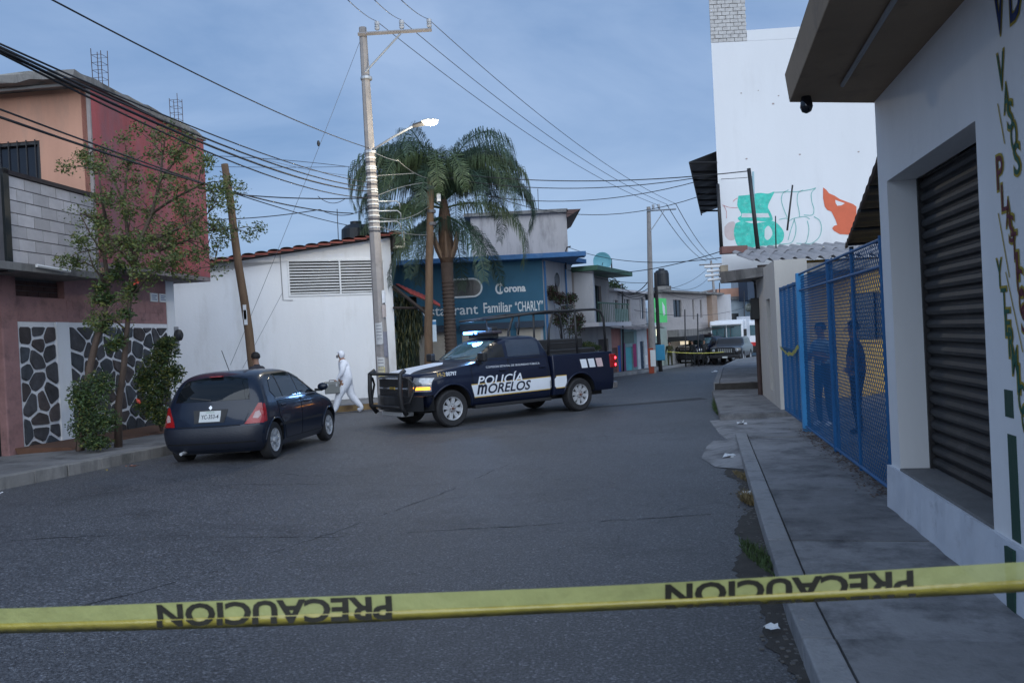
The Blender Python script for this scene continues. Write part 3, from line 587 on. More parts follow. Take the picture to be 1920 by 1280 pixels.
b3 = thing('building', 'small pale blue house with one square window at the end of the street', 'building', (18.0, 74, 0), 0)
PBL = M('pale_blue_wall', (.42,.48,.52), .85, var=.12, vs=1.5, dirt=((.3,.34,.37),.25,2))
MB().wall(0,3.8,-2,4.1,holes=[(1.6,2.4,2.2,2.9)],th=.3).build('wall', PBL, b3); w_ = MB().box(1.6,2.4,.1,.14,2.2,2.9).build('window', M('window_dark',(0,0,0)), b3); MB().box(-.3,4.1,-.3,5,4.1,4.4).build('roof_slab', OLDC, b3); MB().box(.8,3.8,1,5,4.4,5.2).build('parapet', TERR, b3)
MB().box(-.2,6,-.6,-.1,.2,.45).build('blue_awning', M('deep_blue',(.02,.03,.16),.6,var=.1), b3)
b4 = thing('building', 'taller pale blue-grey building closing the street', 'building', (20.9, 70, 0), 0)
MB().box(0,5,0,8,-2,5.9).build('wall', M('blue_grey_wall',(.40,.47,.50),.85,var=.12,vs=1,dirt=((.3,.36,.4),.3,1.5)), b4); MB().box(-.7,0,.2,3,3.9,6.2).build('stair_box', M('navy_paint',(0,0,0)), b4); MB().box(.6,5,-.2,8,5.9,6.2).build('roof_slab', OLDC, b4)
# tree line and hills that close the view
for i in range(7):
    x = 12 + i*4.2; b = box('building', [WG, PBL, TERR][i % 3], None, x, x+3.6, 96+i*2, 104+i*2, -4, 3.2+1.2*((i*7)%3))
    tag(b, 'distant low %s block behind the street end, %s' % (['grey-white','pale blue','terracotta'][i%3], ['leftmost','second from the left','third from the left','middle','third from the right','second from the right','rightmost'][i]), 'building')
# ================================================================ RIGHT: shop with roller shutter
SHW = M('shop_white', (.78,.77,.76), .8, var=.07, vs=1.1, bump=.25, bs=9, dirt=((.48,.48,.5),.15,1.5), streak=1)
SHT = M('shutter_steel', (.024,.022,.022), .6, metal=.1, var=.25, vs=3, bump=.12, bs=8, dirt=((.1,.09,.085),.25,4))
shop = thing('shop', 'white corner shop with dark roller shutter, deep slab canopy and painted words down its wall', 'shop', (3.42, 7.57, 0), 78.9)
MB().wall(-9, 0, .0, 3.86, holes=[(-2.47, -.3, .54, 3.07)], th=.24, y=-.24).build('street_wall', SHW, shop, bevel=.006)
box('far_end_wall', SHW, shop, -.25, -.001, -6, -.241, 0, 3.86)
box('inner_wall', M('shop_interior',(.1,.1,.1),.9), shop, -9, -.3, -6, -.6, 0, 3.8)
mb = MB(); D = [(-9 + 9.03*i/60) for i in range(61)]       # rough plinth, a little proud of the wall
for i in range(60):
    a, b = D[i], D[i+1]; o0 = .028 + .006*math.sin(i*1.7); o1 = .028 + .006*math.sin((i+1)*1.7)
    mb.hexa([(a,-.2,.0),(b,-.2,.0),(b,o1+.02,.0),(a,o0+.02,.0)], [(a,-.2,.525),(b,-.2,.525),(b,o1,.525),(a,o0,.525)])
mb.build('plinth', M('plinth_white', (.6,.62,.66), .85, var=.1, vs=3, bump=.7, bs=7, dirt=((.3,.3,.31),.2,4)), shop)
box('sill', M('sill_concrete', (.17,.165,.16), .9, var=.25, vs=4, bump=.4, bs=20), shop, -2.47, -.3, -.3, .005, .5, .545, bevel=.006)
sh_ = box('shutter', SHT, shop, -2.47, -.29, -.30, -.285, .545, 3.07)
prof = [(-.285,0),(-.262,.012),(-.252,.04),(-.262,.07),(-.285,.085),(-.285,.098),(-.275,.108)]
for k in range(23):
    z = .56 + k*.1092; mb = MB(); P = [(-2.468, y, z+h) for y, h in prof] + [(-.292, y, z+h) for y, h in prof]; n = len(prof)
    mb.add(P, [(i, i+1, n+i+1, n+i) for i in range(n-1)]); mb.build('slat', SHT, sh_)
box('guide_rail', SHT, shop, -.335, -.3, -.284, -.24, .545, 3.07); box('guide_rail', SHT, shop, -2.468, -2.43, -.284, -.245, .545, 3.07)
CAN = M('canopy_tan', (.30,.215,.14), .9, var=.12, vs=2, bump=.15, bs=20, dirt=((.14,.1,.08),.2,3))
MB().hexa([(-.28,.78,3.85),(-9,1.07,3.85),(-9,-6,3.85),(.06,-6,3.85),(.05,.0,3.85)][::-1], [(-.2,.8,4.13),(-9,1.1,4.13),(-9,-6,4.13),(.1,-6,4.13),(.1,.0,4.13)][::-1]).build('canopy', CAN, shop, bevel=.008)
MB().tube([(-.75,.42,3.83),(-6,.55,3.83)], .018, 8).build('conduit', M('grey_plastic',(.3,.3,.3)), shop)
bl = MB().lathe([(.035,.05),(.045,.0),(.05,-.03),(.055,-.07),(.04,-.11),(.01,-.125)], (-.42,.66,3.83), 'z', 14).build('bulb', M('dark_glass',(0,0,0)), shop, smooth=True)
def shop_tz(px, py):
    P = at(px, py, 1) - Vector((0,0,CAM_H)); a = R(11.1); nx_, ny_ = math.cos(a), -math.sin(a)
    s_ = (3.42*nx_+7.57*ny_)/(P.x*nx_+P.y*ny_); x, y, z = P.x*s_, P.y*s_, CAM_H+P.z*s_
    return (x-3.42)*math.sin(a)+(y-7.57)*math.cos(a), z
YEL = M('letter_yellow', (.36,.27,.03), .8, var=.1); LG = M('letter_green', (.015,.10,.06), .8, var=.1); LR = M('letter_maroon', (.12,.018,.03), .8, var=.1); LB = M('letter_blue', (.015,.03,.11), .8, var=.1)
for word, m_, pts in (('VASOS', LG, [(1878,133,1.3),(1888,183,1),(1895,216,1),(1902,254,1),(1908,298,1.1)]),
    ('PLASTICOS', LR, [(1876,323,1.25),(1884,370,1),(1892,398,1),(1898,429,1),(1903,461,1),(1909,498,1),(1914,530,1),(1918,565,1),(1922,597,1)]),
    ('YTERMICOS', LG, [(1875,512,1),(1884,565,1),(1891,605,1),(1898,641,1.1),(1904,676,1),(1911,710,1),(1917,748,1.1),(1923,785,1),(1928,820,1)]),
    ('VD', LB, [(1874,8,2.2),(1904,-18,2.0)])):
    for ch, (px, py, s_) in zip(word, pts):
        t, z = shop_tz(px, py); H = .155*s_; Wd = .075*s_ if ch != 'I' else .03
        for mm, bold, off in ((YEL, .035, .003), (m_, .006, .0055)):
            g = .03 if mm is YEL else 0
            text('letter', ch, mm, shop, lambda u, v, t=t, z=z, off=off, H=H, Wd=Wd, g=g: (t + (Wd+g)/2 - u, off, z - (H+g)/2 + v), w=Wd+g, h=H+g, size=1, bold=bold)
for (a, b, c, d) in ((1871,195,1884,270),(1872,400,1893,520),(1886,510,1918,660)):
    t0, z0 = shop_tz(a, b); t1, z1 = shop_tz(c, d); MB().quad((t0,.004,z0),(t0-.012,.004,z0),(t1-.012,.004,z1),(t1,.004,z1)).build('painted_line', YEL, shop)
G1 = M('stripe_green', (.012,.055,.035), .7, var=.15)
MB().box(-2.86,-2.74,.0,.004,1.26,1.42).build('painted_patch', G1, shop); MB().box(-2.88,-2.76,.0,.0045,.54,1.16).build('painted_stripe', G1, shop); MB().box(-2.88,-2.76,.03,.05,.06,.5).build('painted_stripe', G1, shop)
# ================================================================ blue chain-link fence and gate
FBL = M('fence_blue', (.010,.11,.28), .55, var=.2, vs=3, dirt=((.02,.1,.22),.25,5)); FBL2 = M('post_light_blue', (.05,.30,.62), .5, var=.12, vs=3)

fence = thing('chain_link_fence', 'bright blue chain link fence with tubular posts beside the shop', 'fence', (3.66, 8.1, 0), 78.9)
def links(x0, x1, z0, z1, y, parent, pitch=.082, r=.0042):
    mb = MB(); H = z1 - z0; n = int((x1-x0+H)/pitch)
    for k in range(n+1):
        for sgn in (1, -1):
            # a diagonal wire clipped to the panel
            if sgn == 1: a = x0 - H + k*pitch; p0 = (a, z0); p1 = (a+H, z1)
            else: a = x0 + k*pitch; p0 = (a, z0); p1 = (a-H, z1)
            q = []
            for (xa, za), (xb, zb) in ((p0, p1), (p1, p0)):
                if xa < x0: t = (x0-xa)/(xb-xa); xa, za = x0, za+(zb-za)*t
                if xa > x1: t = (x1-xa)/(xb-xa); xa, za = x1, za+(zb-za)*t
                q.append((xa, za))
            if math.dist(q[0], q[1]) < .03 or min(q[0][0], q[1][0]) < x0-1e-3 or max(q[0][0], q[1][0]) > x1+1e-3: continue
            mb.tube([(q[0][0], y+.002*sgn, q[0][1]), (q[1][0], y+.002*sgn, q[1][1])], r, 3, caps=False)
    return tag(mb.build('wire_mesh', FBL, parent), kind='stuff')
links(.02, 2.83, .17, 2.62, 0, fence); links(2.87, 5.28, .17, 2.6, 0, fence)
for x, r, m_ in ((.0, .03, FBL), (2.85, .035, FBL), (2.6,.012,FBL), (1.4,.02,FBL)): MB().tube([(x,.0,.05),(x,0,2.68)], r, 10).build('post', m_, fence)
for z in (.19, 2.38, 2.64): MB().tube([(0,.012,z),(5.3,.012,z)], .018, 8).build('rail', FBL, fence)
box('gate_post', FBL2, fence, 5.3, 5.42, -.06, .06, .03, 2.66, bevel=.008)
gate = thing('gate', 'blue mesh gate leaf with upright bars and caution tape tied across', 'gate', (3.66, 8.1, 0), 78.9)
links(5.5, 7.85, .22, 2.5, 0, gate, pitch=.082)
for x in (5.48, 6.1, 6.7, 7.3, 7.88): box('bar', FBL, gate, x-.02, x+.02, -.02, .02, .2, 2.55)
for z in (.22, 1.4, 2.52): box('rail', FBL, gate, 5.5, 7.86, -.018, .018, z-.02, z+.02)
TAPE = M('caution_tape', (.62,.58,.10), .35, var=.08, vs=4, coat=.3)
mb = MB(); P = [(5.3+2.55*i/16, .07+.01*math.sin(i), 1.48 - .16*4*(i/16)*(1-i/16) + .015*math.sin(i*2.1)) for i in range(17)]
for i, p in enumerate(P): mb.v += [(p[0], p[1], p[2]-.03), (p[0], p[1]+.012, p[2]+.03)]
mb.f = [(2*i, 2*i+1, 2*i+3, 2*i+2) for i in range(16)]; o = mb.build('tape_strip', TAPE); o.matrix_world = gate.matrix_basis; tag(o, 'sagging yellow caution tape strip tied across the blue gate', 'tape')
# ================================================================ yellow building behind the fence
YW = M('yellow_wall', (.55,.36,.08), .85, var=.12, vs=1.3, bump=.15, bs=20, dirt=((.35,.27,.1),.2,2))
CRW0 = M('side_cream', (.5,.47,.43), .85, var=.1, vs=1.5)
yb = thing('building', 'yellow single-storey building with corrugated roof behind the blue fence', 'building', (6.3, 20, 0), 0)
MB().wall(.1, 7, 0, 3.35, holes=[(1.9, 3.3, 1.35, 2.5), (.35,.6,2.6,3.1)], th=.25).build('front_wall', YW, yb)
w_ = MB().box(1.9,3.3,.14,.16,1.35,2.5).build('window', M('window_dark',(0,0,0)), yb); MB().box(2.57,2.63,.08,.14,1.35,2.5).build('mullion', BLKM, w_); MB().box(1.85,3.35,-.05,.02,1.3,1.36).build('window_sill', YW, yb)
MB().hexa([(.1,.25,0),(.4,.25,0),(1.2,3.1,0),(.9,3.1,0)],[(.1,.25,3.3),(.4,.25,3.3),(1.2,3.1,3.3),(.9,3.1,3.3)]).build('side_wall', CRW0, yb)
COR = M('corrugated_grey', (.26,.26,.28), .8, var=.2, vs=2, bump=.2, bs=15, dirt=((.12,.12,.13),.3,3))
def corrugated(x0, x1, y0, y1, z0, z1, pitch, amp, rows=1, th=.012):   # waves across x, slope along y
    mb = MB(); n = int((x1-x0)/pitch*8)
    for rr in range(rows):
        ya = y0+(y1-y0)*rr/rows - (.06 if rr else 0); yb_ = y0+(y1-y0)*(rr+1)/rows; za = z0+(z1-z0)*rr/rows+.02*rr; zb = z0+(z1-z0)*(rr+1)/rows+.02*rr
        top_ = [[(x0+(x1-x0)*i/n, y, z+amp*math.sin(2*math.pi*(x1-x0)*i/n/pitch)) for i in range(n+1)] for y, z in ((ya, za), (yb_, zb))]
        vs = top_[0]+top_[1]+[(x,y,z-th) for x,y,z in top_[0]]+[(x,y,z-th) for x,y,z in top_[1]]; m_ = n+1
        fs = [(i,i+1,m_+i+1,m_+i) for i in range(n)]+[(2*m_+i,3*m_+i,3*m_+i+1,2*m_+i+1) for i in range(n)]+[(i,2*m_+i,2*m_+i+1,i+1) for i in range(n)]
        mb.add(vs, fs)
    return mb
corrugated(-.55, 3.6, -.6, 2.2, 3.36, 3.9, .3, .055, 2).build('corrugated_roof', COR, yb, smooth=True)
box('roof_beam', M('dark_wood',(.03,.022,.02),.8,var=.2), yb, -.4, 3.6, -.5, -.38, 3.14, 3.26)
for x in (.1, .85, 1.4): MB().tube([(x,-.02,3.1),(x+.02,-.03,2.55-.2*(x>.5))], .012, 5).build('hanging_wire', CABLE, yb)
# ================================================================ low white building with canopy slab and meter
CRW = M('cream_wall', (.52,.49,.45), .85, var=.1, vs=1.5, bump=.15, bs=15, dirt=((.3,.28,.26),.22,2), streak=1)
lb = thing('building', 'narrow cream building with doorway, electricity meter and slab canopy past the blue gate', 'building', (5.28, 16.45, 0), 78.5)
MB().wall(0, 4.5, .0, 3.12, holes=[(1.1, 1.8, .42, 2.4)], th=.3, y=-.3).build('street_wall', CRW, lb)
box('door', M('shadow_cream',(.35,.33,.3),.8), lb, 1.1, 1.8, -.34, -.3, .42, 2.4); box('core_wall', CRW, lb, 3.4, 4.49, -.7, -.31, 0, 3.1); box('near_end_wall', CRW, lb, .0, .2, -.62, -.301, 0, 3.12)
MB().hexa([(1.8,-.4,2.95),(2.5,.45,2.92),(3.9,.82,2.92),(4.6,.82,2.95),(4.6,-2.5,2.95),(1.8,-2.5,2.95)][::-1], [(1.8,-.4,3.14),(2.45,.47,3.14),(3.85,.86,3.2),(4.65,.86,3.2),(4.6,-2.5,3.14),(1.8,-2.5,3.14)][::-1]).build('canopy_slab', OLDC, lb)
box('canopy_face', M('stained_tan',(.3,.25,.19),.9,var=.3,vs=5,dirt=((.1,.08,.06),.4,4)), lb, 3.8, 4.6, .66, .84, 3.2, 3.36)
for k in range(4): MB().tube([(3.95+.12*k, .7, 3.04+.11*k),(3.95+.12*k, 1.16+.05*(k%2), 3.02+.12*k)], .036, 10).build('waste_pipe', M('white_pvc',(.7,.7,.7)), lb)
mt = thing('electricity_meter', 'black electricity meter box with conduit on the cream wall under the canopy', 'meter', (6.02, 20.05, 0), 78.5)
box('meter_box', M('meter_black',(.012,.013,.013),.5,var=.2), mt, -.2, .2, 0, .2, 1.98, 2.5, bevel=.02); MB().lathe([(.0,.0),(.1,.0),(.1,.08),(.06,.12)], (-.05,.2,2.28), 'y', 16).build('glass_dome', M('meter_glass',(.25,.28,.25),.15), mt)
MB().tube([(0,.06,.05),(0,.06,1.98)], .055, 8).build('conduit', M('rust_pipe',(.06,.035,.03),.7,var=.3), mt)
MB().tube([(.0,.06,2.5),(.0,.06,2.75),(-.1,.08,2.85),(-.4,.1,2.88),(-.9,.2,2.88)], .025, 8).build('conduit', BLKM, mt)
# ================================================================ lean-to roof behind the shop
lt = thing('lean_to_roof', 'black corrugated lean-to roof over the yard behind the shop corner', 'roof', (3.85, 8.0, 0), 71.5)
BCR = M('black_corrugated', (.014,.012,.012), .6, var=.3, vs=3)
mb = MB(); n = 80; L = 8.43
T = []
for i in range(n+1):
    s = i/n; z = 3.98 - .69*s + .012*math.sin(i*1.3)
    T.append([(L*s, y, z + .0*y) for y in (0, -4.5)])
vs = [p for q in T for p in q]; mb.add(vs, [(2*i, 2*i+1, 2*i+3, 2*i+2) for i in range(n)]); mb.add([(x,y,z+.015) for x,y,z in vs], [(2*i, 2*i+2, 2*i+3, 2*i+1) for i in range(n)])
mb.build('roof_sheet', BCR, lt)
MB().tube([(.1,-.02,3.95),(L-.02,-.02,3.27)], .03, 6).build('edge_beam', M('rust_pipe',(0,0,0)), lt)
for s in (.98,): MB().tube([(L*s,-.1,.05),(L*s,-.1,3.98-.69*s-.05)], .04, 8).build('post', BLKM, lt)
for k in range(6): MB().tube([(.3+k*1.5,0,3.93-.69*(.3+k*1.5)/L-.03),(.3+k*1.5,-4.4,3.93-.69*(.3+k*1.5)/L-.03)], .025, 5).build('rafter', BLKM, lt)
# ================================================================ tall white building with graffiti
TD = 23.; TX = 5.94
tw = thing('building', 'tall windowless white building with teal and orange graffiti low on its wall', 'building', (TX, TD, 0), 0)
TW = M('tower_white', (.70,.71,.73), .8, var=.04, vs=.7, bump=.12, bs=10, dirt=((.56,.56,.57),.25,.6), streak=1)
MB().hexa([(0,0,3.2),(5.2,0,3.2),(5.6,1.2,3.2),(.32,1.2,3.2)], [(0,0,9.72),(5.2,0,9.72),(5.6,1.2,9.72),(.32,1.2,9.72)]).build('wall', TW, tw)
MB().hexa([(.32,1.201,3.95),(5.6,1.201,3.95),(8.2,11.5,3.95),(3.05,11.5,3.95)], [(.32,1.201,9.72),(5.6,1.201,9.72),(8.2,11.5,9.72),(3.05,11.5,9.72)]).build('rear_wall', TW, tw)
MB().hexa([(1.05,.2,0),(5.2,.2,0),(8,11,-.3),(4.4,11,-.3)], [(1.05,.2,3.19),(5.2,.2,3.19),(8,11,3.94),(4.4,11,3.94)]).build('ground_floor', TW, tw)
MB().hexa([(1.0,0,9.725),(5.2,0,9.725),(8.2,11.5,9.725),(4.0,11.5,9.725)], [(1.0,0,10.02),(5.2,0,10.1),(8.2,11.5,10.1),(4.0,11.5,10.02)]).build('parapet', TW, tw)
MB().hexa([(.02,.03,9.725),(.98,.03,9.725),(1.3,1.1,9.725),(.34,1.1,9.725)],[(.02,.03,13.2),(.98,.03,13.2),(1.3,1.1,13.2),(.34,1.1,13.2)]).build('brick_core', M('whitewashed_brick', (.5,.49,.48), .9, var=.2, vs=5, bump=.7, bs=16, dirt=((.22,.19,.18),.35,7)), tw)
WBR = M('whitewashed_brick', (.5,.49,.48), .9, var=.2, vs=5, bump=.7, bs=16, dirt=((.22,.19,.18),.35,7))
r_ = 0; z = 9.73
while z < 13.1:
    x = 0 - (.1 if r_ % 2 else 0)
    while x < 1.0:
        a, b = max(0, x), min(x+.205, 1.0)
        if b-a > .04: MB().box(a, b, -rnd.uniform(.0,.018), .03, z, z+.092).build('brick', WBR, tw)
        x += .22
    z += .105; r_ += 1
aw = MB(); n = 44
for i in range(n+1):
    s = i/n; w_ = .035*math.sin(i*1.05); aw.v += [(.0+2.9*s, 11*s, 6.72+w_), (-.76+2.85*s, 11*s, 6.47+w_)]
aw.f = [(2*i, 2*i+1, 2*i+3, 2*i+2) for i in range(n)]
aw.build('awning_sheet', M('awning_dark',(.03,.033,.04),.5,var=.3,vs=2), tw)
for i in range(8): MB().tube([(2.9*i/8, 11*i/8, 6.4), (-.74+2.85*i/8, 11*i/8, 6.43)], .035, 4).build('awning_beam', M('awning_beam_dark',(.012,.012,.014),.7), tw)
MB().tube([(-.76,0,6.45),(2.1,11,6.45)], .027, 4).build('awning_edge', BLKM, tw)
TEAL = M('spray_teal', (.05,.52,.42), .7, var=.35, vs=6, dirt=((.45,.62,.58),.25,9)); ORG = M('spray_orange', (.62,.13,.06), .7, var=.1, vs=4); TE2 = M('spray_teal_line', (.18,.45,.42), .7, var=.1); BRN = M('spray_brown', (.55,.46,.46), .7, var=.1, vs=4); RDL = M('spray_red_line', (.5,.12,.12), .7)
def gpt(x, y, off): p = at(x, y, TD) - Vector((TX, TD, 0)); return (p.x, -off, p.z)
def zz(a, b): return (1340 + a/6.4, 300 + b/6.4)
def gpoly(P, mat, off): MB().add([gpt(*zz(*p), off) for p in P], [tuple(range(len(P)))]).build('graffiti', mat, tw)
def smooth(P, n=6):
    o = []
    for i in range(len(P)-1):
        p0, p1, p2, p3 = P[max(i-1,0)], P[i], P[i+1], P[min(i+2,len(P)-1)]
        for k in range(n):
            t = k/n; o.append(tuple(.5*((2*p1[j])+(-p0[j]+p2[j])*t+(2*p0[j]-5*p1[j]+4*p2[j]-p3[j])*t*t+(-p0[j]+3*p1[j]-3*p2[j]+p3[j])*t**3) for j in range(2)))
    return o + [P[-1]]
def gline(P, mat, off, w=9):
    D = smooth(P); mb = MB()
    for i, p in enumerate(D):
        a, b = D[max(0,i-1)], D[min(len(D)-1,i+1)]; dx, dy = b[0]-a[0], b[1]-a[1]; L = math.hypot(dx, dy) or 1; ww = w*rnd.uniform(.8,1.2)/2
        mb.v += [gpt(*zz(p[0]-dy/L*ww, p[1]+dx/L*ww), off), gpt(*zz(p[0]+dy/L*ww, p[1]-dx/L*ww), off)]
    mb.f = [(2*i, 2*i+1, 2*i+3, 2*i+2) for i in range(len(D)-1)]; mb.build('graffiti', mat, tw)
gpoly(smooth([(285,430),(400,420),(450,410),(550,395),(640,405),(715,380),(690,440),(650,520),(640,570),(665,620),(690,680),(690,730),(600,740),(500,730),(400,735),(320,740),(275,700),(320,660),(300,610),(270,540),(285,430)],3), TEAL, .004)
gpoly(smooth([(250,760),(330,735),(450,760),(560,750),(700,735),(780,790),(830,870),(820,960),(760,1010),(640,1030),(560,1030),(450,1050),(330,1060),(270,1020),(240,940),(230,850),(250,760)],3), TEAL, .005)
gpoly(smooth([(600,830),(640,790),(680,830),(690,900),(640,960),(600,930),(600,830)],3), M('tower_patch',(.6,.66,.66),.8,var=.1), .006)
gpoly([(330,640),(640,640),(660,690),(320,690)], M('spray_faint',(.6,.62,.63),.8,var=.15,vs=9), .0065)
gpoly(smooth([(120,800),(170,750),(240,745),(235,850),(240,950),(170,960),(120,900),(120,800)],3), BRN, .003)
for P in ([(710,390),(850,385),(1000,380),(1150,355),(1215,335)],[(885,360),(820,400),(800,480),(830,590),(870,690)],[(1060,360),(1000,400),(990,500),(1010,600),(1020,685)],[(1210,340),(1160,400),(1165,500),(1190,590),(1170,660),(1070,660)],[(770,715),(860,700),(890,730),(950,700),(1080,680),(1140,710)],[(950,710),(975,800),(960,920),(900,1000),(700,1010)],[(960,700),(940,760),(910,850),(880,960)],[(1110,730),(1130,830),(1110,950),(1080,1000),(980,1000)],[(1190,680),(1260,730),(1280,830),(1250,930),(1160,1000),(1080,1000)]): gline(P, TE2, .007)
gline([(90,540),(180,570),(275,572)], RDL, .007, 5); gline([(110,550),(140,620),(140,700)], RDL, .007, 5); gline([(220,500),(250,470),(275,460)], RDL, .007, 6)
gpoly([(1300,330),(1340,360),(1370,400),(1440,430),(1500,470),(1580,500),(1660,530),(1700,560),(1700,900),(1500,890),(1430,850),(1410,820),(1430,790),(1470,780),(1450,720),(1420,660),(1400,620),(1350,600),(1320,560),(1300,460)], ORG, .008)
gpoly([(1445,480),(1500,500),(1560,520),(1520,545),(1470,550),(1450,520)], TW, .010)
for (px, py, s_) in ((1460,180,.04),(1450,195,.06),(1390,175,.04),(1500,290,.05),(1610,285,.05),(1400,298,.05),(1422,170,.03)):
    p = gpt(px, py, 0); MB().box(p[0]-s_*.6, p[0]+s_*.4, -.008, -.0, p[2]-s_*.3, p[2]+s_*.4).build('chip', M('stain_brown',(.36,.3,.29),.9), tw)
# thin poles standing on the low roofs
def pole_thing(a, b, r, label, cat='pole', mat=None, name='pole', **k):
    A, B = at(*a), at(*b); o = MB().tube([B, A], [r*1.15, r], 8).build(name, mat or BLKM, smooth=True); return tag(o, label, cat)
pole_thing((1346,345,22.6),(1353,470,22.6), .045, 'black vertical pipe standing against the left edge of the graffiti building', 'pole')
pole_thing((1404,316,21.3),(1422,474,21.3), .05, 'dark leaning service mast in front of the teal graffiti', 'mast')
pole_thing((1412,322,21.8),(1413,400,21.8), .03, 'short pale blue pipe beside the dark service mast', 'pipe', M('pipe_pale_blue',(.3,.45,.5),.6))
pole_thing((1486,347,21.3),(1476,432,21.3), .022, 'thin leaning rod in front of the outlined graffiti letters', 'rod')
pole_thing((1454,405,21.3),(1455,465,21.3), .015, 'short thin upright rod right of the dark service mast', 'rod')
wall_top = box('parapet_rubble', M('rust_plinth',(.16,.08,.07),.9,var=.3), None, 5.5, 6.15, 21.2, 21.5, 3.72, 3.9); tag(wall_top, 'rusty parapet stub behind the canopy pipes', 'parapet')
# ================================================================ poles
CPM = M('pole_concrete', (.30,.275,.26), .85, var=.15, vs=4, bump=.25, bs=30, dirt=((.17,.15,.14),.3,3)); GALV = M('galvanised', (.42,.44,.46), .45, metal=.5, var=.15, vs=8)
WOOD = M('pole_wood', (.12,.075,.045), .85, var=.4, vs=6, bump=.5, bs=30, streak=1)
INS = M('insulator_grey', (.45,.47,.5), .4, var=.05)
def util_pole(root, h, r0, r1, arm, lean=(0,0), arm_dir=(1,0), z_arm=None, thick=.055):
    MB().tube([(0,0,-.2),(lean[0]*.5,lean[1]*.5,h*.5),(lean[0],lean[1],h)], [r0,(r0+r1)/2,r1], 8).build('shaft', CPM, root)
    if arm:
        z = h - .22; ax, ay = arm_dir; c = (lean[0], lean[1])
        p0 = (c[0]-ax*.12-ay*.12, c[1]-ay*.12-ax*.12, z); p1 = (c[0]+ax*arm, c[1]+ay*arm-ax*.12, z+.02)
        o = MB().tube([p0, p1], thick, 4).build('crossarm', CPM if thick > .05 else GALV, root)
        MB().tube([(c[0]+ax*.02,c[1]-ax*.1,z-1.05),(c[0]+ax*arm*.55,c[1]+ay*arm*.55-ax*.12,z-.04)], .028, 6).build('brace', GALV, root)
        for t in ((.42,1.1,1.86) if arm > 1.5 else (.3,.7)):
            t = t*arm/1.92
            MB().lathe([(.02,-.05),(.02,.06),(.06,.08),(.075,.12),(.05,.14),(.075,.17),(.05,.19),(.07,.22),(.07,.29),(.03,.31)], (c[0]+ax*t, c[1]+ay*t-ax*.12, z+.02), 'z', 12).build('insulator', INS, root)
up = thing('utility_pole', 'tall concrete utility pole with crossarm, lit lamp and posters in front of the white hall', 'utility pole', (-3.62, 23, -.02))
util_pole(up, 10.65, .2, .105, 1.92, lean=(-.08, 0))
for k in range(20):
    z = 5.0 + k*.105 + rnd.uniform(-.03,.03); r = .17 - .0085*z + .008+.03
    MB().lathe([(r,0),(r+.004,.01),(r+.004,.03),(r,.04)], (-.0075*z, 0, z), 'z', 12).build('band', M('band_pale',(.6,.6,.58),.5,var=.2) if k%3 else M('band_dark',(.08,.08,.09),.6), up)
for z in (7.15, 9.2): MB().lathe([(.16,0),(.165,.02),(.165,.06),(.16,.08)], (-.05,0,z), 'z', 12).build('clamp', GALV, up)
for k, (z0, z1, a, w, c) in enumerate(((1.85,2.45,-95,.26,(.5,.5,.5)),(1.5,2.2,-40,.2,(.2,.2,.24)),(1.0,1.5,-95,.28,(.55,.54,.52)),(.95,1.25,-92,.25,(.5,.42,.2)),(3.0,3.35,-30,.2,(.65,.67,.7)),(2.6,2.95,-35,.2,(.42,.36,.34)))):
    mb = MB(); r = .197
    for i in range(5):
        t = R(a + (i-2)*w/r*57.3/5)
        for z in (z0, z1): mb.v.append((r*math.cos(t)+.0-.0075*z, r*math.sin(t), z + (.03*math.sin(i*2+k) if i in (0,4) else 0)))
    mb.f = [(2*i,2*i+2,2*i+3,2*i+1) for i in range(4)]; pm = mb.build('poster', M('paper_%d' % k, c, .8, var=.2, vs=12), up)
    if k in (0, 2):
        for q in range(5):
            z = z1 - .08 - q*.09; mb = MB()
            for i in range(4):
                t = R(a + (i-1.5)*w*.75/r*57.3/4)
                for zz_ in (z, z+.02): mb.v.append(((r+.003)*math.cos(t)-.0075*z, (r+.003)*math.sin(t), zz_))
            mb.f = [(2*i,2*i+2,2*i+3,2*i+1) for i in range(3)]; mb.build('print_line', M('print_grey',(.2,.2,.22),.8), pm)
# lamp
lampP = at(806, 228, 22.2) - Vector((-3.62, 23, -.02)); a0 = at(698, 281, 22.8) - Vector((-3.62,23,-.02)); a1 = at(775, 236, 22.3) - Vector((-3.62,23,-.02))
MB().tube([a0, a0.lerp(a1,.55)+Vector((0,0,.02)), a1, a1.lerp(lampP,.2)], .032, 8).build('lamp_arm', GALV, up)
a2 = at(795, 231, 22.24) - Vector((-3.62,23,-.02))
MB().tube([a1, a2], [.055,.075], 8).build('lamp_body', BLKM, up)
hd = MB().ball((lampP.x, lampP.y, lampP.z+.02), .24, .12, .06, 12).build('lamp_head', GALV, up)
MB().ball((lampP.x+.02, lampP.y-.03, lampP.z-.04), .19, .1, .075, 12).build('lamp_lens', M('lamp_lit',(1,.95,.8),.3,var=0,emit=(1,.86,.58),es=14), hd)
ld = bpy.data.lights.new('street_lamp_light','POINT'); ld.energy = 170; ld.color = (1,.88,.66); ld.shadow_soft_size = .25; lo = bpy.data.objects.new('street_lamp_light', ld); COL.objects.link(lo); lo.location = at(812, 232, 21.9) - Vector((0,0,.25))
up2 = thing('utility_pole', 'tall slender concrete pole with crossarm far down the left kerb', 'utility pole', (7.22, 43, -.5)); P = at(1216, 388, 43); util_pole(up2, P.z+.5, .2, .1, 1.4, lean=(P.x-7.22, 0), thick=.04)
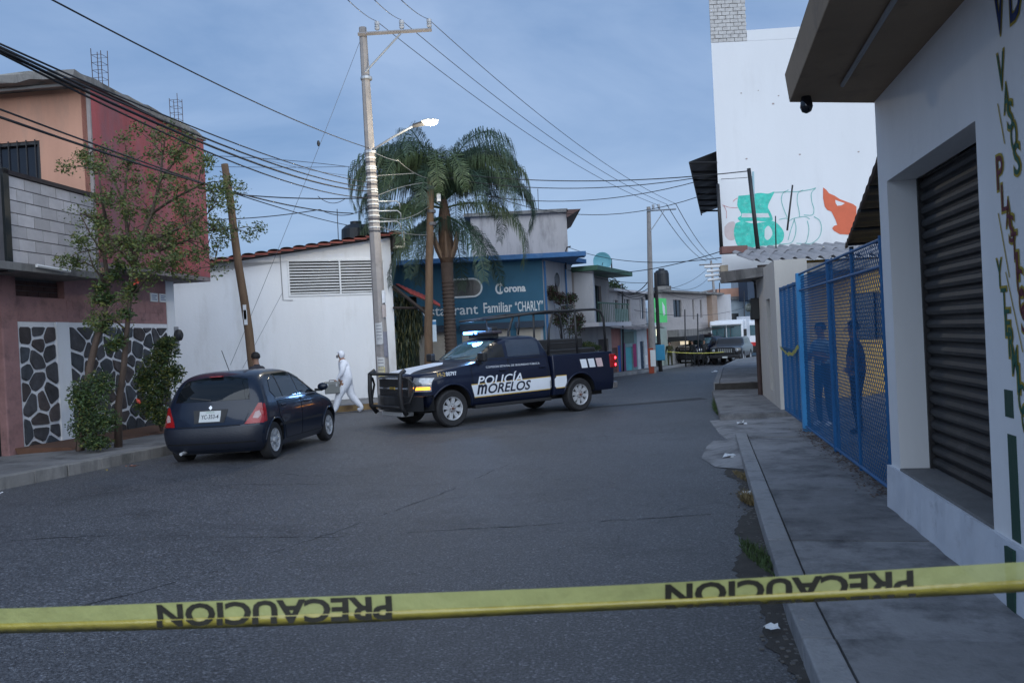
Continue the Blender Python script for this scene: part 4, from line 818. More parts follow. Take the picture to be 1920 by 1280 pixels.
for k, (a, b, s_) in enumerate(((2.0,3.1,.9),(2.35,3.0,.3))): box('sign_plate', M('orange_red_paint',(.3,.05,.02),.7,var=.2) if k==0 else M('enamel_white',(0,0,0)), up2, -.22+.1*k, .05+.1*k, -.27-.03*k, -.24-.03*k, a-1.9, b-1.7)
up3 = thing('utility_pole', 'distant slim pole with double crossarm beyond the bend', 'utility pole', (17.6, 70, -1)); P = at(1333, 489, 70); util_pole(up3, P.z+1, .16, .09, 0, lean=(P.x-17.6,0))
MB().tube([(P.x-17.6-1.0,0,P.z+.7),(P.x-17.6+1.0,0,P.z+.7)], .06, 4).build('crossarm', CPM, up3); MB().tube([(P.x-17.6-.9,0,P.z-1.6),(P.x-17.6+.2,0,P.z-1.4)], .05, 4).build('crossarm', CPM, up3)
def wood_pole(a, b, r, label, extra=0):
    A, B = at(*a), at(*b); d = (B-A).normalized(); B = B + d*extra
    root = thing('wooden_pole', label, 'pole', B); n = 8; pts = [(A-B)*(i/n) + Vector((rnd.uniform(-.02,.02),0,0))*(0<i<n) for i in range(n+1)]
    MB().tube(pts, [r*(1.15-.3*i/n) for i in range(n+1)], 10).build('shaft', WOOD, root, smooth=True); return root, A-B
wp, tp = wood_pole((421,308,21.5),(475,690,21.5), .105, 'weathered wooden pole leaning left in front of the white hall', 1.6)
for k in (.42,.52,.44): MB().box(tp.x*k-.02, tp.x*k+.06, -.13, -.1, tp.z*k-.18, tp.z*k+.2).build('paper_scrap', MATS['paper_4'], wp) if k != .52 else None
wp2, tp2 = wood_pole((807,335,26.5),(803,660,26.5), .13, 'lamp-lit wooden pole in front of the palm crown', 1.9)
MB().box(tp2.x+.18, tp2.x+.3, -.1, .05, tp2.z-.75, tp2.z-.5).build('junction_box', WM, wp2)
for z in (-1.1,-1.5,-.35): MB().lathe([(.14,0),(.145,.05),(.14,.1)], (tp2.x*.95,0,tp2.z+z), 'z', 10).build('band', MATS['band_dark'], wp2)
wp3, tp3 = wood_pole((1229,511,45.5),(1238,680,45.5), .10, 'dark wooden pole standing just right of the tall far concrete pole', .6); wp3.children[0].data.materials[0] = M('creosote_wood',(.025,.022,.022),.85,var=.3)
box('blue_box', M('phone_blue',(.03,.25,.42),.5,var=.15), wp3, -.30, .2, -.45, -.1, .75, 1.6, bevel=.03)
for (px, y0, y1, d, lb_) in ((1146,485,522,46,'short rod above the shop row'),(1284,580,694,52,'thin pole before the pale brick block'),(1308,588,694,52,'thin dark pole right of the yellow shop panel'),(1395,545,680,66,'thin pole beside the pale blue-grey building'),(1349,530,690,66,'dark slim pole left of the small pale blue house'),(1167,535,705,44,'dark slim post above the turquoise door')):
    pole_thing((px,y0,d),(px+2,y1,d), .04, lb_)
# ================================================================ cables
POLE = (-3.7, 23)
HV = M('wire_grey', (.12,.13,.15), .5, var=0)
for k, (a, b, c) in enumerate((((652,0,15),(706,40,22.9),(1232,384,43)),((702,0,15),(751,37,22.9),(1250,383,43)),((752,0,15),(803,36,22.9),(1267,382,43)))):
    nm = ('left','middle','right')[k]
    wire('power_line', '%s overhead line coming from the top edge of the sky to the near crossarm' % nm, a, b, .05, .009, HV); wire('power_line', '%s overhead line running from the near crossarm to the far pole' % nm, b, c, .55, .011, HV, n=30)
    wire('power_line', '%s overhead line beyond the far crossarm dropping to the distant pole' % nm, c, ((1325,490,70),(1335,489,70),(1345,488,70))[k], .5, .02, HV)
wire('cable', 'single cable crossing the sky from the top left corner to the lamp bracket height', (90,-4,9), (692,278,22.9), .14, .011)
for k, (y0, y1, r, d) in enumerate(((80,343,.012,7.3),(86,352,.016,7.3),(92,359,.02,7.4),(97,371,.014,7.4))):
    wire('cable', '%s cable of the black bundle over the red house' % ('topmost','second','third','lowest')[k], (-6,y0,d), (696,y1,22.9), .20+.04*k, r*.85)
wire('cable', 'upper of two cables crossing the tree in front of the terracotta wall', (-6,203,8), (655,423,26), .12, .011); wire('cable', 'lower of two cables crossing the tree in front of the terracotta wall', (-6,218,8), (662,400,26), .22, .015)
wire('cable', 'nearly level thick cable from behind the red house to the banded pole', (385,358,24), (695,371,22.9), .1, .017)
wire('cable', 'cable rising slightly from the leaning pole to the banded pole', (392,412,22.5), (600,393,22.7), .06, .013); wire('cable', 'hanging loop of cable left of the banded pole', (600,393,22.7), (695,384,22.9), .22, .011); wire('cable', 'second small cable loop left of the banded pole', (596,368,22.7), (648,372,22.8), .16, .009)
wire('cable', 'thin upper cable from the red house edge towards the palm', (388,292,24), (655,313,26), -.05, .009); wire('cable', 'thin level cable below the one to the palm', (388,312,24), (700,311,26), .04, .007)
wire('cable', 'thin cable descending into the left palm fronds', (440,282,22), (660,330,26), .1, .006, HV)
wire('cable', 'topmost long cable from the palm to the service mast', (820,322,27), (1402,321,21.3), .28, .014); wire('cable', 'long cable just under the topmost one right of the palm', (820,331,27), (1310,333,24), .35, .013)
wire('cable', 'sagging cable from the palm up to the black awning', (900,366,27), (1340,331,24), .42, .012); wire('cable', 'lowest sagging cable between the palm and the graffiti wall', (905,360,28), (1345,356,24), .75, .011)
wire('cable', 'service wire from the short mast down to the service pole', (1318,336,24), (1410,332,21.5), .02, .008)
wire('cable', 'cable from the curved mast over the dish to the right pipes', (1064,463,36), (1352,483,23), .35, .012, n=20); wire('cable', 'cable crossing in front of the blue satellite dish', (1062,506,37), (1356,470,23), .35, .013, n=20)
for k, (a, b, s_) in enumerate((((1066,505,37),(1216,530,43),.2),((1150,520,44),(1216,540,43),.5),((1150,536,44),(1230,536,45),.7),((1216,545,43),(1330,500,70),.5),((1240,530,45),(1334,513,70),.8),((1240,545,45),(1345,545,60),.5),((1150,548,44),(1216,548,43),.25),((1160,575,45),(1400,575,66),.6),((1160,600,45),(1228,600,45),.3))):
    wire('cable', ['cable from the curved mast to the far concrete pole','upper slack cable over the shop row','darkest slack cable over the shop row','cable from the far pole up to the distant double crossarm','sagging cable between the dark wooden pole and the distant crossarm','cable leading right over the brick block','cable just above the shop row roof','long thin cable across the brick block windows','low cable above the shop awning'][k], a, b, s_, .02 if k in (1,2) else .014)
wire('cable', 'twin of the darkest slack cable over the shop row', (1150,541,44), (1216,527,43), .5, .025)
for k, (a, b, s_) in enumerate((((690,400,23),(806,385,26.5),.3),((690,375,23),(806,342,26.5),-.1),((745,300,22.5),(806,335,26.5),.1),((700,285,23),(745,302,22.6),.03),((700,420,23),(803,440,26.5),.1),((700,330,23),(780,325,25),.0))):
    wire('service_cable', ['slack service cable low between the two central poles','upper service cable between the two central poles','lamp-lit cable ending at the wooden pole top','short lamp-lit cable leaving the lamp bracket','lowest service cable between the two central poles','thin service cable entering the palm'][k], a, b, s_, .011, M('cable_pale',(.25,.25,.24),.5,var=0))
for k, (x, y) in enumerate(((723,378),(725,396),(724,416))):
    p0 = at(x-20, y, 23.2); p1 = at(x+20, y-1, 24); p2 = at(x+27, y+14, 24.1)
    tag(MB().tube([p0, p1, p1.lerp(p2,.5)+Vector((.04,0,.04)), p2], .02, 6).build('step_bracket', GALV, smooth=True), '%s pale metal bracket sticking out right of the banded pole' % ('top','middle','bottom')[k], 'bracket')
g = wire('guy_wire', 'guy wire with insulator from the pole top down to the left', (674,80,23), (432,684,24.5), .1, .006, HV); tag(MB().ball(at(597,269,23.4), .045,.045,.09,8).build('guy_insulator', BLKM), 'small dark egg insulator on the guy wire', 'insulator')
wire('guy_wire', 'fainter second guy wire across the white hall wall', (530,548,25.6), (455,690,25), .0, .006, HV)
P = at(1061,505,36); tag(MB().tube([P, at(1061,470,36), at(1063,464,36), at(1070,462,36)], .035, 6).build('mast', BLKM, smooth=True), 'dark curved service mast on the corner of the blue cornice', 'mast')
# ================================================================ palm
LEAFP = M('palm_green', (.03,.06,.038), .55, var=.4, vs=4); LEAFP2 = M('palm_olive', (.05,.08,.035), .6, var=.4, vs=4); RACH = M('rachis', (.12,.11,.05), .6, var=.2)
palm = thing('palm_tree', 'tall feathery palm in front of the blue restaurant with drooping fronds', 'palm tree', (-2.15, 29, -.1))
pc = at(834, 418, 29) - Vector(palm.location)
TR = M('palm_trunk', (.075,.055,.047), .9, var=.3, vs=5, bump=.6, bs=14, dirt=((.05,.035,.03),.4,6))
tr_pts = [(0,0,-.1),(.02,0,1.2),(.0,0,2.4),(pc.x*.6,0,3.6),(pc.x,pc.y,pc.z-1.4)]
MB().tube(tr_pts, [.26,.215,.20,.195,.22], 16).build('trunk', TR, palm, smooth=True)
mb = MB()
for k in range(29): z = .3 + k*.13; mb.lathe([(.205,0),(.222,.02),(.218,.05),(.20,.07)], (pc.x*max(0,(z-2.4)/2.4)*.9, 0, z), 'z', 16)
mb.build('trunk_rings', TR, palm)
MB().tube([(pc.x,pc.y,pc.z-1.45),(pc.x,pc.y,pc.z-1.1),(pc.x,pc.y,pc.z+.2),(pc.x,pc.y,pc.z+.9)], [.21,.28,.22,.1], 12).build('crown_shaft', M('sheath_brown',(.10,.065,.045),.85,var=.4,vs=5,bump=.5,bs=20), palm, smooth=True)
for k in range(7):
    a = k*2*math.pi/7+.3; c_ = Vector((pc.x,pc.y,pc.z-1.1)); MB().tube([c_+Vector((.2*math.cos(a),.2*math.sin(a),-.1)), c_+Vector((.35*math.cos(a),.35*math.sin(a),.2)), c_+Vector((.5*math.cos(a),.5*math.sin(a),.75))], [.09,.06,.03], 6).build('leaf_base', M('leaf_base_tan',(.2,.14,.1),.85,var=.3), palm)
def frond(L, e0, droop, seed):
    r = random.Random(seed); mb = MB(); pts = []; p = Vector((0,0,0)); a = e0; n = 16
    for i in range(n+1):
        pts.append(p.copy()); a -= droop/n*(.5+1.4*i/n); p = p + Vector((math.cos(a),0,math.sin(a)))*L/n
    mb.tube(pts, [.03*(1-.9*i/n)+.003 for i in range(n+1)], 4)
    nl = 150
    for i in range(nl):
        t = .1+.9*i/nl; f = t*n; j = min(int(f), n-1); q = pts[j].lerp(pts[j+1], f-j); d = (pts[j+1]-pts[j]).normalized(); ln = (.78-.45*abs(t-.42)) * r.uniform(.8,1.15)*(1 if t<.9 else .6)
        for s_ in (-1, 1):
            side_ = Vector((0,s_,0)); o = (side_*r.uniform(.5,.9)+d*.55+Vector((0,0,r.uniform(-.15,.35)))).normalized(); w = .0105
            p1 = q + o*ln*.45; p2 = p1 + (o*.35+Vector((0,0,-1.1))).normalized()*ln*.35; p3 = p2 + Vector((o.x*.1,o.y*.15,-1))*ln*.3
            e = d*w; k = len(mb.v); mb.v += [tuple(q-e*.4),tuple(q+e*.4),tuple(p1-e),tuple(p1+e),tuple(p2-e*.9),tuple(p2+e*.9),tuple(p3)]
            mb.f += [(k,k+1,k+3,k+2),(k+2,k+3,k+5,k+4),(k+4,k+5,k+6)]
    me = bpy.data.meshes.new('frond'); me.from_pydata(mb.v, [], mb.f); me.materials.append(LEAFP if seed % 2 else LEAFP2); return me
FR = [frond(4.4,1.45,2.5,1), frond(4.4,1.15,2.7,2), frond(4.3,.8,2.4,3), frond(4.0,.3,1.9,4), frond(3.4,-.3,1.1,5)]
apex = Vector((pc.x, pc.y, pc.z+.75))
# azimuths: a full whorl, denser to the sides the photograph shows heavy
for k, (az_, lv) in enumerate([(10,2),(35,1),(60,1),(95,0),(120,0),(150,1),(175,1),(190,2),(215,1),(240,1),(265,0),(290,1),(320,1),(345,0),(55,2),(85,2),(130,2),(160,3),(200,3),(230,2),(260,2),(300,2),(330,2),(350,3),(45,4),(80,4),(125,4),(170,4),(215,4),(255,4),(295,4),(5,2),(182,1),(75,0),(205,0),(28,0),(310,0),(0,1),(180,1),(12,0),(168,0),(195,3),(225,0),(50,0),(15,2),(340,1),(155,2),(187,0),(272,1),(250,3),(110,1)]):
    o = link('frond', FR[lv], palm); o.location = apex + Vector((0,0,-.25*(lv>2)-.25*(lv>3))); o.rotation_euler = (rnd.uniform(-.25,.25), rnd.uniform(-.08,.08), R(az_+rnd.uniform(-8,8))); s_ = rnd.uniform(.95,1.15); o.scale = (s_,s_,s_)
# ================================================================ leaf helper, trees, shrubs
def leaf(mb, p, size, r, up_=.3, ratio=.45):
    d = Vector((r.gauss(0,1), r.gauss(0,1), r.gauss(0,1)*.7+up_)); d.normalize(); e = d.cross(Vector((r.gauss(0,1),r.gauss(0,1),r.gauss(0,1)))).normalized()
    p = Vector(p); nrm = d.cross(e); a = p; b = p + d*size*.5 + e*size*ratio*.5 + nrm*size*.08; c = p + d*size; g = p + d*size*.5 - e*size*ratio*.5 + nrm*size*.08
    k = len(mb.v); mb.v += [tuple(a),tuple(b),tuple(c),tuple(g)]; mb.f += [(k,k+1,k+2),(k,k+2,k+3)]
LGT = M('leaf_olive', (.10,.13,.04), .6, var=.5, vs=9); LG1 = M('leaf_mid', (.05,.085,.022), .6, var=.5, vs=9); LG2 = M('leaf_yellowish', (.13,.14,.03), .6, var=.4, vs=9); LG3 = M('leaf_deep', (.022,.045,.016), .6, var=.4, vs=9)
BARK = M('bark', (.10,.07,.055), .9, var=.35, vs=8, bump=.6, bs=30, streak=1)
def foliage(name, clumps, n, size, parent, seed, mats=(LG1,LG2,LG3), w=(6,2,3)):
    r = random.Random(seed); mbs = [MB() for _ in mats]
    for _ in range(n):
        c, rad = r.choice(clumps); v = Vector((r.gauss(0,1),r.gauss(0,1),r.gauss(0,1))).normalized() * (r.random()**.55); p = (c[0]+v.x*rad[0], c[1]+v.y*rad[1], c[2]+v.z*rad[2])
        leaf(r.choices(mbs, w)[0], p, size*r.uniform(.6,1.3), r)
    me = bpy.data.meshes.new(name); vs = []; fs = []; mi = []
    for i, b in enumerate(mbs):
        o = len(vs); vs += b.v; fs += [tuple(q+o for q in f) for f in b.f]; mi += [i]*len(b.f)
    me.from_pydata(vs, [], fs)
    for m_ in mats: me.materials.append(m_)
    me.polygons.foreach_set('material_index', mi); return link(name, me, parent)
tree = thing('tree', 'thin sparse-leaved tree with two trunks against the red wall', 'tree', (-7.25, 14.0, .35))
def T(px, py, d): return at(px, py, d) - Vector((-7.25,14.0,.35))
limbs = [([(150,845,14.0),(158,770,14.0),(168,690,14.0),(180,640,14.0),(196,590,14.0),(204,540,14.1),(196,480,14.1),(200,420,14)], .075),
         ([(222,850,14.3),(222,760,14.3),(232,690,14.2),(238,620,14.1),(244,560,14),(250,500,14)], .07),
         ([(250,500,14),(262,455,14),(285,400,14),(300,340,13.9),(305,290,13.8)], .045),([(250,500,14),(240,440,14.2),(232,380,14.4),(240,310,14.5)], .045),
         ([(262,455,14),(310,440,13.6),(350,420,13.4),(390,400,13.2)], .03),([(258,470,14),(300,470,14.2),(350,450,14.3),(400,430,14.3),(440,430,14.4)], .028),([(285,400,14),(330,370,13.8),(370,350,13.7),(400,360,13.6)], .025),
         ([(200,420,14),(190,370,13.8),(185,320,13.7)], .03),([(196,480,14.1),(170,440,14),(150,400,13.9)], .02),([(232,380,14.4),(210,330,14.5),(195,280,14.5)], .022),([(204,540,14.1),(175,500,13.9),(165,470,13.8)], .02),
         ([(250,500,14),(225,470,13.8),(205,450,13.6)], .025),([(300,340,13.9),(330,300,13.9),(345,270,14)], .016),([(244,560,14),(275,520,13.8),(310,500,13.6),(330,470,13.5)], .02),([(238,620,14.1),(215,600,13.9),(195,600,13.8)], .02),([(350,450,14.3),(385,470,14.3),(400,500,14.3)], .014)]
tb = MB(); cl = []
for P, r in limbs:
    n = len(P); pts = [T(*p) for p in P]; tb.tube(pts, [r*(1-.65*i/(n-1)) for i in range(n)], 7)
    if r < .06:
        for i, p in enumerate(pts[1:], 1):
            cl.append((p, (.30,.36,.26)))
            for _ in range(3):
                q = p + Vector((rnd.uniform(-.4,.4), rnd.uniform(-.4,.4), rnd.uniform(-.25,.45))); tb.tube([p, p.lerp(q,.5)+Vector((0,0,.04)), q], [.01,.007,.004], 4); cl.append((q, (.17,.2,.15)))
tb.build('trunk', BARK, tree, smooth=True)
foliage('crown', cl, 16500, .06, tree, 5, mats=(LGT,LG2,LG1), w=(6,3,3))
cl2 = [(T(x,y,14.0), (.12,.2,.12)) for x, y in ((205,560),(215,520),(190,540),(235,590),(225,640),(200,600),(210,650),(190,610),(245,540),(225,500),(190,560))]; foliage('lower_leaves', cl2, 1600, .08, tree, 6)
FLW = M('red_flower',(.5,.06,.03),.6,var=.1); mb = MB()
for x, y in ((256,529),(260,752)): 
    for _ in range(9): leaf(mb, T(x+rnd.uniform(-4,4), y+rnd.uniform(-4,4), 13.8), .06, rnd, ratio=.8)
mb.build('flower', FLW, tree)
def shrub(label, cx, cy, z0, boxes, n, size, seed, mats=(LG1,LG2,LG3), w=(6,2,3), name='shrub'):
    s = thing(name, label, 'shrub', (cx, cy, z0)); mb = MB(); cl = []
    for (px, py, d, rx, rz) in boxes:
        p = at(px, py, d) - Vector((cx,cy,z0)); cl.append((p, (rx, rx*.9, rz))); mb.tube([(0,0,0), p*.5+Vector((0,0,.1)), p], [.025,.015,.006], 5)
    mb.build('stems', BARK, s); foliage('leaves', cl, n, size, s, seed, mats, w); return s
shrub('bushy dark shrub round the foot of the left tree trunk', -7.3, 13.75, .35, [(170,760,13.6,.33,.3),(185,720,13.7,.28,.25),(160,800,13.6,.3,.25),(195,790,13.6,.26,.22),(150,745,13.7,.2,.3),(180,830,13.6,.25,.12)], 5200, .06, 11, w=(5,1,5))
shrub('rounder glossy green shrub between the stone wall and the dark hatchback', -7.3, 17.0, .3, [(290,690,16.6,.34,.34),(310,660,16.6,.3,.25),(300,730,16.6,.32,.3),(325,700,16.5,.22,.25),(280,760,16.6,.3,.28),(305,780,16.6,.32,.2),(270,715,16.7,.2,.3),(312,645,16.6,.2,.15)], 7200, .07, 12, w=(5,3,4))
# hanging ferns on the corner of the white hall
LF = M('fern_dark', (.018,.035,.02), .6, var=.4, vs=6); LF2 = M('fern_yellow', (.10,.10,.035), .6, var=.3, vs=6)
hp = thing('hanging_vine', 'tall curtain of drooping long leaves beside the white hall corner', 'vine', tuple(at(762,545,28.3))); r = random.Random(3); mbs = [MB(), MB()]
for _ in range(1500):
    px = r.uniform(738,790); top_y = 535 + max(0,(px-745))*.9; bot = 690 if px < 770 else 690-(px-770)*3.5
    py = r.uniform(top_y+5, bot); p = at(px, py, 28.3 + r.uniform(-.35,.2)) - Vector(hp.location); L = r.uniform(.15,.42); a = r.uniform(0,6.28); w = .014; ex = Vector((math.cos(a),math.sin(a),0))
    q = p + ex*.06 + Vector((0,0,-L*.4)); e = p + ex*.1 + Vector((0,0,-L)); s_ = Vector((-ex.y,ex.x,0))*w; b = mbs[0] if r.random() < .72 else mbs[1]; k = len(b.v)
    b.v += [tuple(p-s_*.5),tuple(p+s_*.5),tuple(q-s_),tuple(q+s_),tuple(e)]; b.f += [(k,k+1,k+3,k+2),(k+2,k+3,k+4)]
mbs[0].build('leaves', LF, hp); mbs[1].build('pale_leaves', LF2, hp)
MB().tube([(-.5,0,.1),(.9,0,-.9)], .03, 5).build('support_pole', WOOD, hp); box('vine_shade_box', M('vine_shadow',(.012,.018,.012),.9,var=.2), hp, -.42, .3, .12, .3, -2.9, -.2)  # dark box behind the leaves paints in the shade inside the vine
# red tiled awning
aw_ = thing('tiled_awning', 'small red tiled awning on dark posts left of the palm', 'awning', tuple(at(790,600,28))); A = Vector(aw_.location)
P = [at(*q)-A for q in ((738,533,28.6),(765,548,27.6),(824,578,27.2),(800,588,29),)]
a, b, c, d = at(742,536,28.6)-A, at(768,552,27.4)-A, at(826,577,27.0)-A, at(806,563,29.0)-A
MB().hexa([a,b,c,d],[a+Vector((0,0,.05)),b+Vector((0,0,.05)),c+Vector((0,0,.05)),d+Vector((0,0,.05))]).build('deck', M('dark_wood',(0,0,0)), aw_)
for k in range(9):
    t = k/9; p, q = b.lerp(c, t), a.lerp(d, t); p2, q2 = b.lerp(c, t+.1), a.lerp(d, t+.1); u = Vector((0,0,.06))
    MB().hexa([p+u*.85,p2+u*.85,q2+u*.85,q+u*.85],[p+u*1.2,p2+u*2.1,q2+u*2.1,q+u*1.2]).build('tile', M('awning_tile',(.3,.05,.045),.75,var=.25), aw_)
MB().tube([at(737,536,27.6)-A, at(800,588,27.3)-A], .06, 5).build('beam', M('dark_wood',(0,0,0)), aw_); MB().tube([at(737,577,27.6)-A, at(812,577,27.4)-A], .04, 5).build('beam', MATS['dark_wood'], aw_)
MB().tube([at(802,590,27.4)-A, at(801,735,27.4)-A], .08, 6).build('post', M('maroon_post',(.07,.02,.025),.7,var=.2), aw_)
sb = thing('notice_board', 'narrow pale blue notice board hanging on the dark red awning post', 'sign', tuple(at(812,620,27.2))); box('board', M('pale_blue_board',(.5,.6,.68),.6,var=.1), sb, -.09, .11, -.02, .02, -.36, .36); box('upper_stripe', M('board_blue',(.05,.2,.4),.6), sb, -.09,.11,-.025,-.0202,.2,.3)
# bougainvillea in front of the restaurant wing, potted hedge behind the truck bed
MAR = M('leaf_maroon', (.06,.02,.028), .7, var=.4, vs=9)
s_ = shrub('dark reddish bougainvillea tree at the corner of the blue restaurant', 2.3, 34.6, -.3, [(1062,585,34,.4,.45),(1075,615,34,.45,.4),(1050,560,34.4,.3,.3),(1035,550,34.4,.22,.35),(1070,560,34,.3,.25),(1085,600,34.2,.3,.35),(1048,600,34,.3,.35)], 5200, .09, 13, mats=(LG3,LG1,MAR), w=(5,2,5), name='bougainvillea'); 
shrub('low green hedge seen over the truck bed rail', 3.0, 36.2, -.3, [(1055,645,34.5,.35,.2),(1075,642,34.5,.4,.22),(1100,648,35,.4,.2),(1115,652,35.5,.3,.15),(1040,648,34.5,.3,.2)], 3600, .07, 14, name='hedge')
shrub('small treetop showing above the shop row roof', 8, 52, -.3, [(1158,545,52,.6,.5),(1150,535,52,.4,.4)], 900, .16, 15, mats=(LG3,LG1,MAR), w=(5,3,1), name='treetop')
# ================================================================ vehicle helpers
def shell_rings(keys, K=9, S=22, sub=3, nf=2.5, nr=5.):
    L = []
    for i in range(len(keys)-1):
        k0, k1, k2, k3 = keys[max(0,i-1)], keys[i], keys[i+1], keys[min(len(keys)-1,i+2)]
        for s in range(sub):
            t = s/sub; q = []
            for a, b, c, d in zip(k0, k1, k2, k3):
                v = .5*((2*b)+(-a+c)*t+(2*a-5*b+4*c-d)*t*t+(-a+3*b-3*c+d)*t**3); q.append(max(min(b,c)-.004, min(max(b,c)+.004, v)))
            L.append(q)
    L.append(list(keys[-1])); vs = []
    for (z, xr, xf, w, af, ar) in L:
        half = []
        for k in range(K+1):
            t = math.pi/2*k/K; half.append((xf-af+af*math.cos(t)**(2/nf), w*math.sin(t)**(2/nf)))
        for k in range(1, S): half.append((xf-af+(xr+ar-xf+af)*k/S, w))
        for k in range(K+1):
            t = math.pi/2*(1-k/K); half.append((xr+ar-ar*math.cos(t)**(2/nr), w*math.sin(t)**(2/nr)))
        ring = half + [(x, -y) for x, y in half[::-1]][1:-1]
        vs.append([(x, y, z) for x, y in ring])
    return vs
def make_shell(name, keys, mats, parent, arches=(), holes=(), sharp=35, **k):
    rings = shell_rings(keys, **k); n = len(rings[0]); mb = MB(); mb.v = [p for r in rings for p in r]
    mb.f = [(i*n+j, i*n+(j+1)%n, (i+1)*n+(j+1)%n, (i+1)*n+j) for i in range(len(rings)-1) for j in range(n)]
    mb.f += [tuple(range(n))[::-1], tuple((len(rings)-1)*n+j for j in range(n))]
    o = mb.build(name, mats, parent)
    bm = bmesh.new(); bm.from_mesh(o.data); bmesh.ops.remove_doubles(bm, verts=bm.verts, dist=1e-5); bmesh.ops.recalc_face_normals(bm, faces=bm.faces); bm.to_mesh(o.data); bm.free()
    bvh = BVHTree.FromPolygons([v.co for v in o.data.vertices], [tuple(p.vertices) for p in o.data.polygons])
    cuts = []
    for (x, z, r, w0, w1) in arches:
        for s in (1, -1):
            a, b = sorted((s*w0, s*w1)); c = MB().lathe([(r, a), (r, b)], (x, 0, z), 'y', 40).build('cut', [DARK], None); cuts.append(c)
    for (x0,x1,y0,y1,z0,z1) in holes: cuts.append(MB().box(x0,x1,y0,y1,z0,z1).build('cut', [k.get('hm', DARK) if False else mats[0]], None))
    for c in cuts:
        bm = bmesh.new(); bm.from_mesh(c.data); bmesh.ops.recalc_face_normals(bm, faces=bm.faces); bm.to_mesh(c.data); bm.free()
        m_ = o.modifiers.new('b', 'BOOLEAN'); m_.operation = 'DIFFERENCE'; m_.object = c; m_.solver = 'EXACT'; m_.material_mode = 'TRANSFER'
    if cuts:
        pm = o.parent; o.parent = None; bpy.context.view_layer.update()
        me = bpy.data.meshes.new_from_object(o.evaluated_get(bpy.context.evaluated_depsgraph_get())); o.modifiers.clear(); o.data = me; o.parent = pm
        for c in cuts: bpy.data.objects.remove(c)
    o.data.polygons.foreach_set('use_smooth', [True]*len(o.data.polygons)); o.data.set_sharp_from_angle(angle=R(sharp))
    return o, bvh
AX = {'L': (Vector((0,-1,0)), lambda a,b: Vector((a,3,b))), 'R': (Vector((0,1,0)), lambda a,b: Vector((a,-3,b))), 'F': (Vector((-1,0,0)), lambda a,b: Vector((9,a,b))), 'B': (Vector((1,0,0)), lambda a,b: Vector((-5,a,b))), 'T': (Vector((0,0,-1)), lambda a,b: Vector((a,b,5)))}
def proj(bvh, ax, a, b, off):
    d, f = AX[ax]; loc, nrm, _, _ = bvh.ray_cast(f(a, b), d)
    if loc is None:
        loc, nrm, _, _ = bvh.find_nearest(Vector((a,(.74 if ax=='L' else -.74),b)) if ax in 'LR' else Vector(((-.45 if ax=='B' else 4.2) if ax in 'BF' else a, a if ax in 'BF' else b, b if ax in 'BF' else 1.2)))
    if nrm.dot(d) > 0: nrm = -nrm
    return loc + nrm*off
def decal(name, poly, ax, bvh, mat, parent, off=.004, step=.08, skirt=True, label=None):
    D = []
    for i in range(len(poly)):
        a, b = poly[i], poly[(i+1) % len(poly)]; n = max(1, int(math.dist(a,b)/step)); D += [(a[0]+(b[0]-a[0])*k/n, a[1]+(b[1]-a[1])*k/n) for k in range(n)]
    nb = len(D); xs = [p[0] for p in D]; ys = [p[1] for p in D]
    def inside(x, y):
        c = False
        for i in range(nb):
            (x1,y1),(x2,y2) = D[i-1], D[i]
            if (y1>y) != (y2>y) and x < (x2-x1)*(y-y1)/(y2-y1)+x1: c = not c
        return c
    P = [Vector(p) for p in D]; x = min(xs)+step*.5
    while x < max(xs):
        y = min(ys)+step*.5
        while y < max(ys):
            if inside(x,y) and min(math.dist((x,y), p) for p in D) > step*.35: P.append(Vector((x,y)))
            y += step
        x += step
    r = delaunay_2d_cdt(P, [], [list(range(nb))], 1, 1e-6)
    V2, F = r[0], r[2]; V = [proj(bvh, ax, v[0], v[1], off) for v in V2]; mb = MB(); mb.v = [tuple(v) for v in V]; mb.f = [tuple(f) for f in F]
    if skirt:
        k = len(mb.v); mb.v += [tuple(proj(bvh, ax, p[0], p[1], -.01)) for p in D]; idx = [min(range(len(V2)), key=lambda q: (V2[q]-Vector(p)).length) for p in D]
        mb.f += [(idx[i], idx[(i+1)%nb], k+(i+1)%nb, k+i) for i in range(nb)]
    o = mb.build(name, mat, parent, label=label)
    bm = bmesh.new(); bm.from_mesh(o.data); bmesh.ops.recalc_face_normals(bm, faces=bm.faces); bm.to_mesh(o.data); bm.free()
    o.data.polygons.foreach_set('use_smooth', [True]*len(o.data.polygons)); o.data.set_sharp_from_angle(angle=R(40)); return o
def dline(name, P, ax, bvh, mat, parent, w=.007, off=.0045):
    D = []
    for a, b in zip(P, P[1:]):
        n = max(1, int(math.dist(a,b)/.07)); D += [(a[0]+(b[0]-a[0])*k/n, a[1]+(b[1]-a[1])*k/n) for k in range(n)]
    D.append(P[-1]); mb = MB()
    for i, p in enumerate(D):
        a, b = D[max(0,i-1)], D[min(len(D)-1,i+1)]; dx, dy = b[0]-a[0], b[1]-a[1]; L = math.hypot(dx,dy) or 1
        mb.v += [tuple(proj(bvh,ax,p[0]-dy/L*w/2,p[1]+dx/L*w/2,off)), tuple(proj(bvh,ax,p[0]+dy/L*w/2,p[1]-dx/L*w/2,off))]
    mb.f = [(2*i,2*i+1,2*i+3,2*i+2) for i in range(len(D)-1)]; return mb.build(name, mat, parent)
RUB = M('tyre_rubber', (.018,.018,.02), .75, var=.2, vs=20, bump=.2, bs=60); STL = M('steel_rim', (.45,.46,.48), .4, metal=.15, var=.15, vs=20); BPL = M('black_plastic', (.016,.016,.018), .55, var=.15, vs=10)
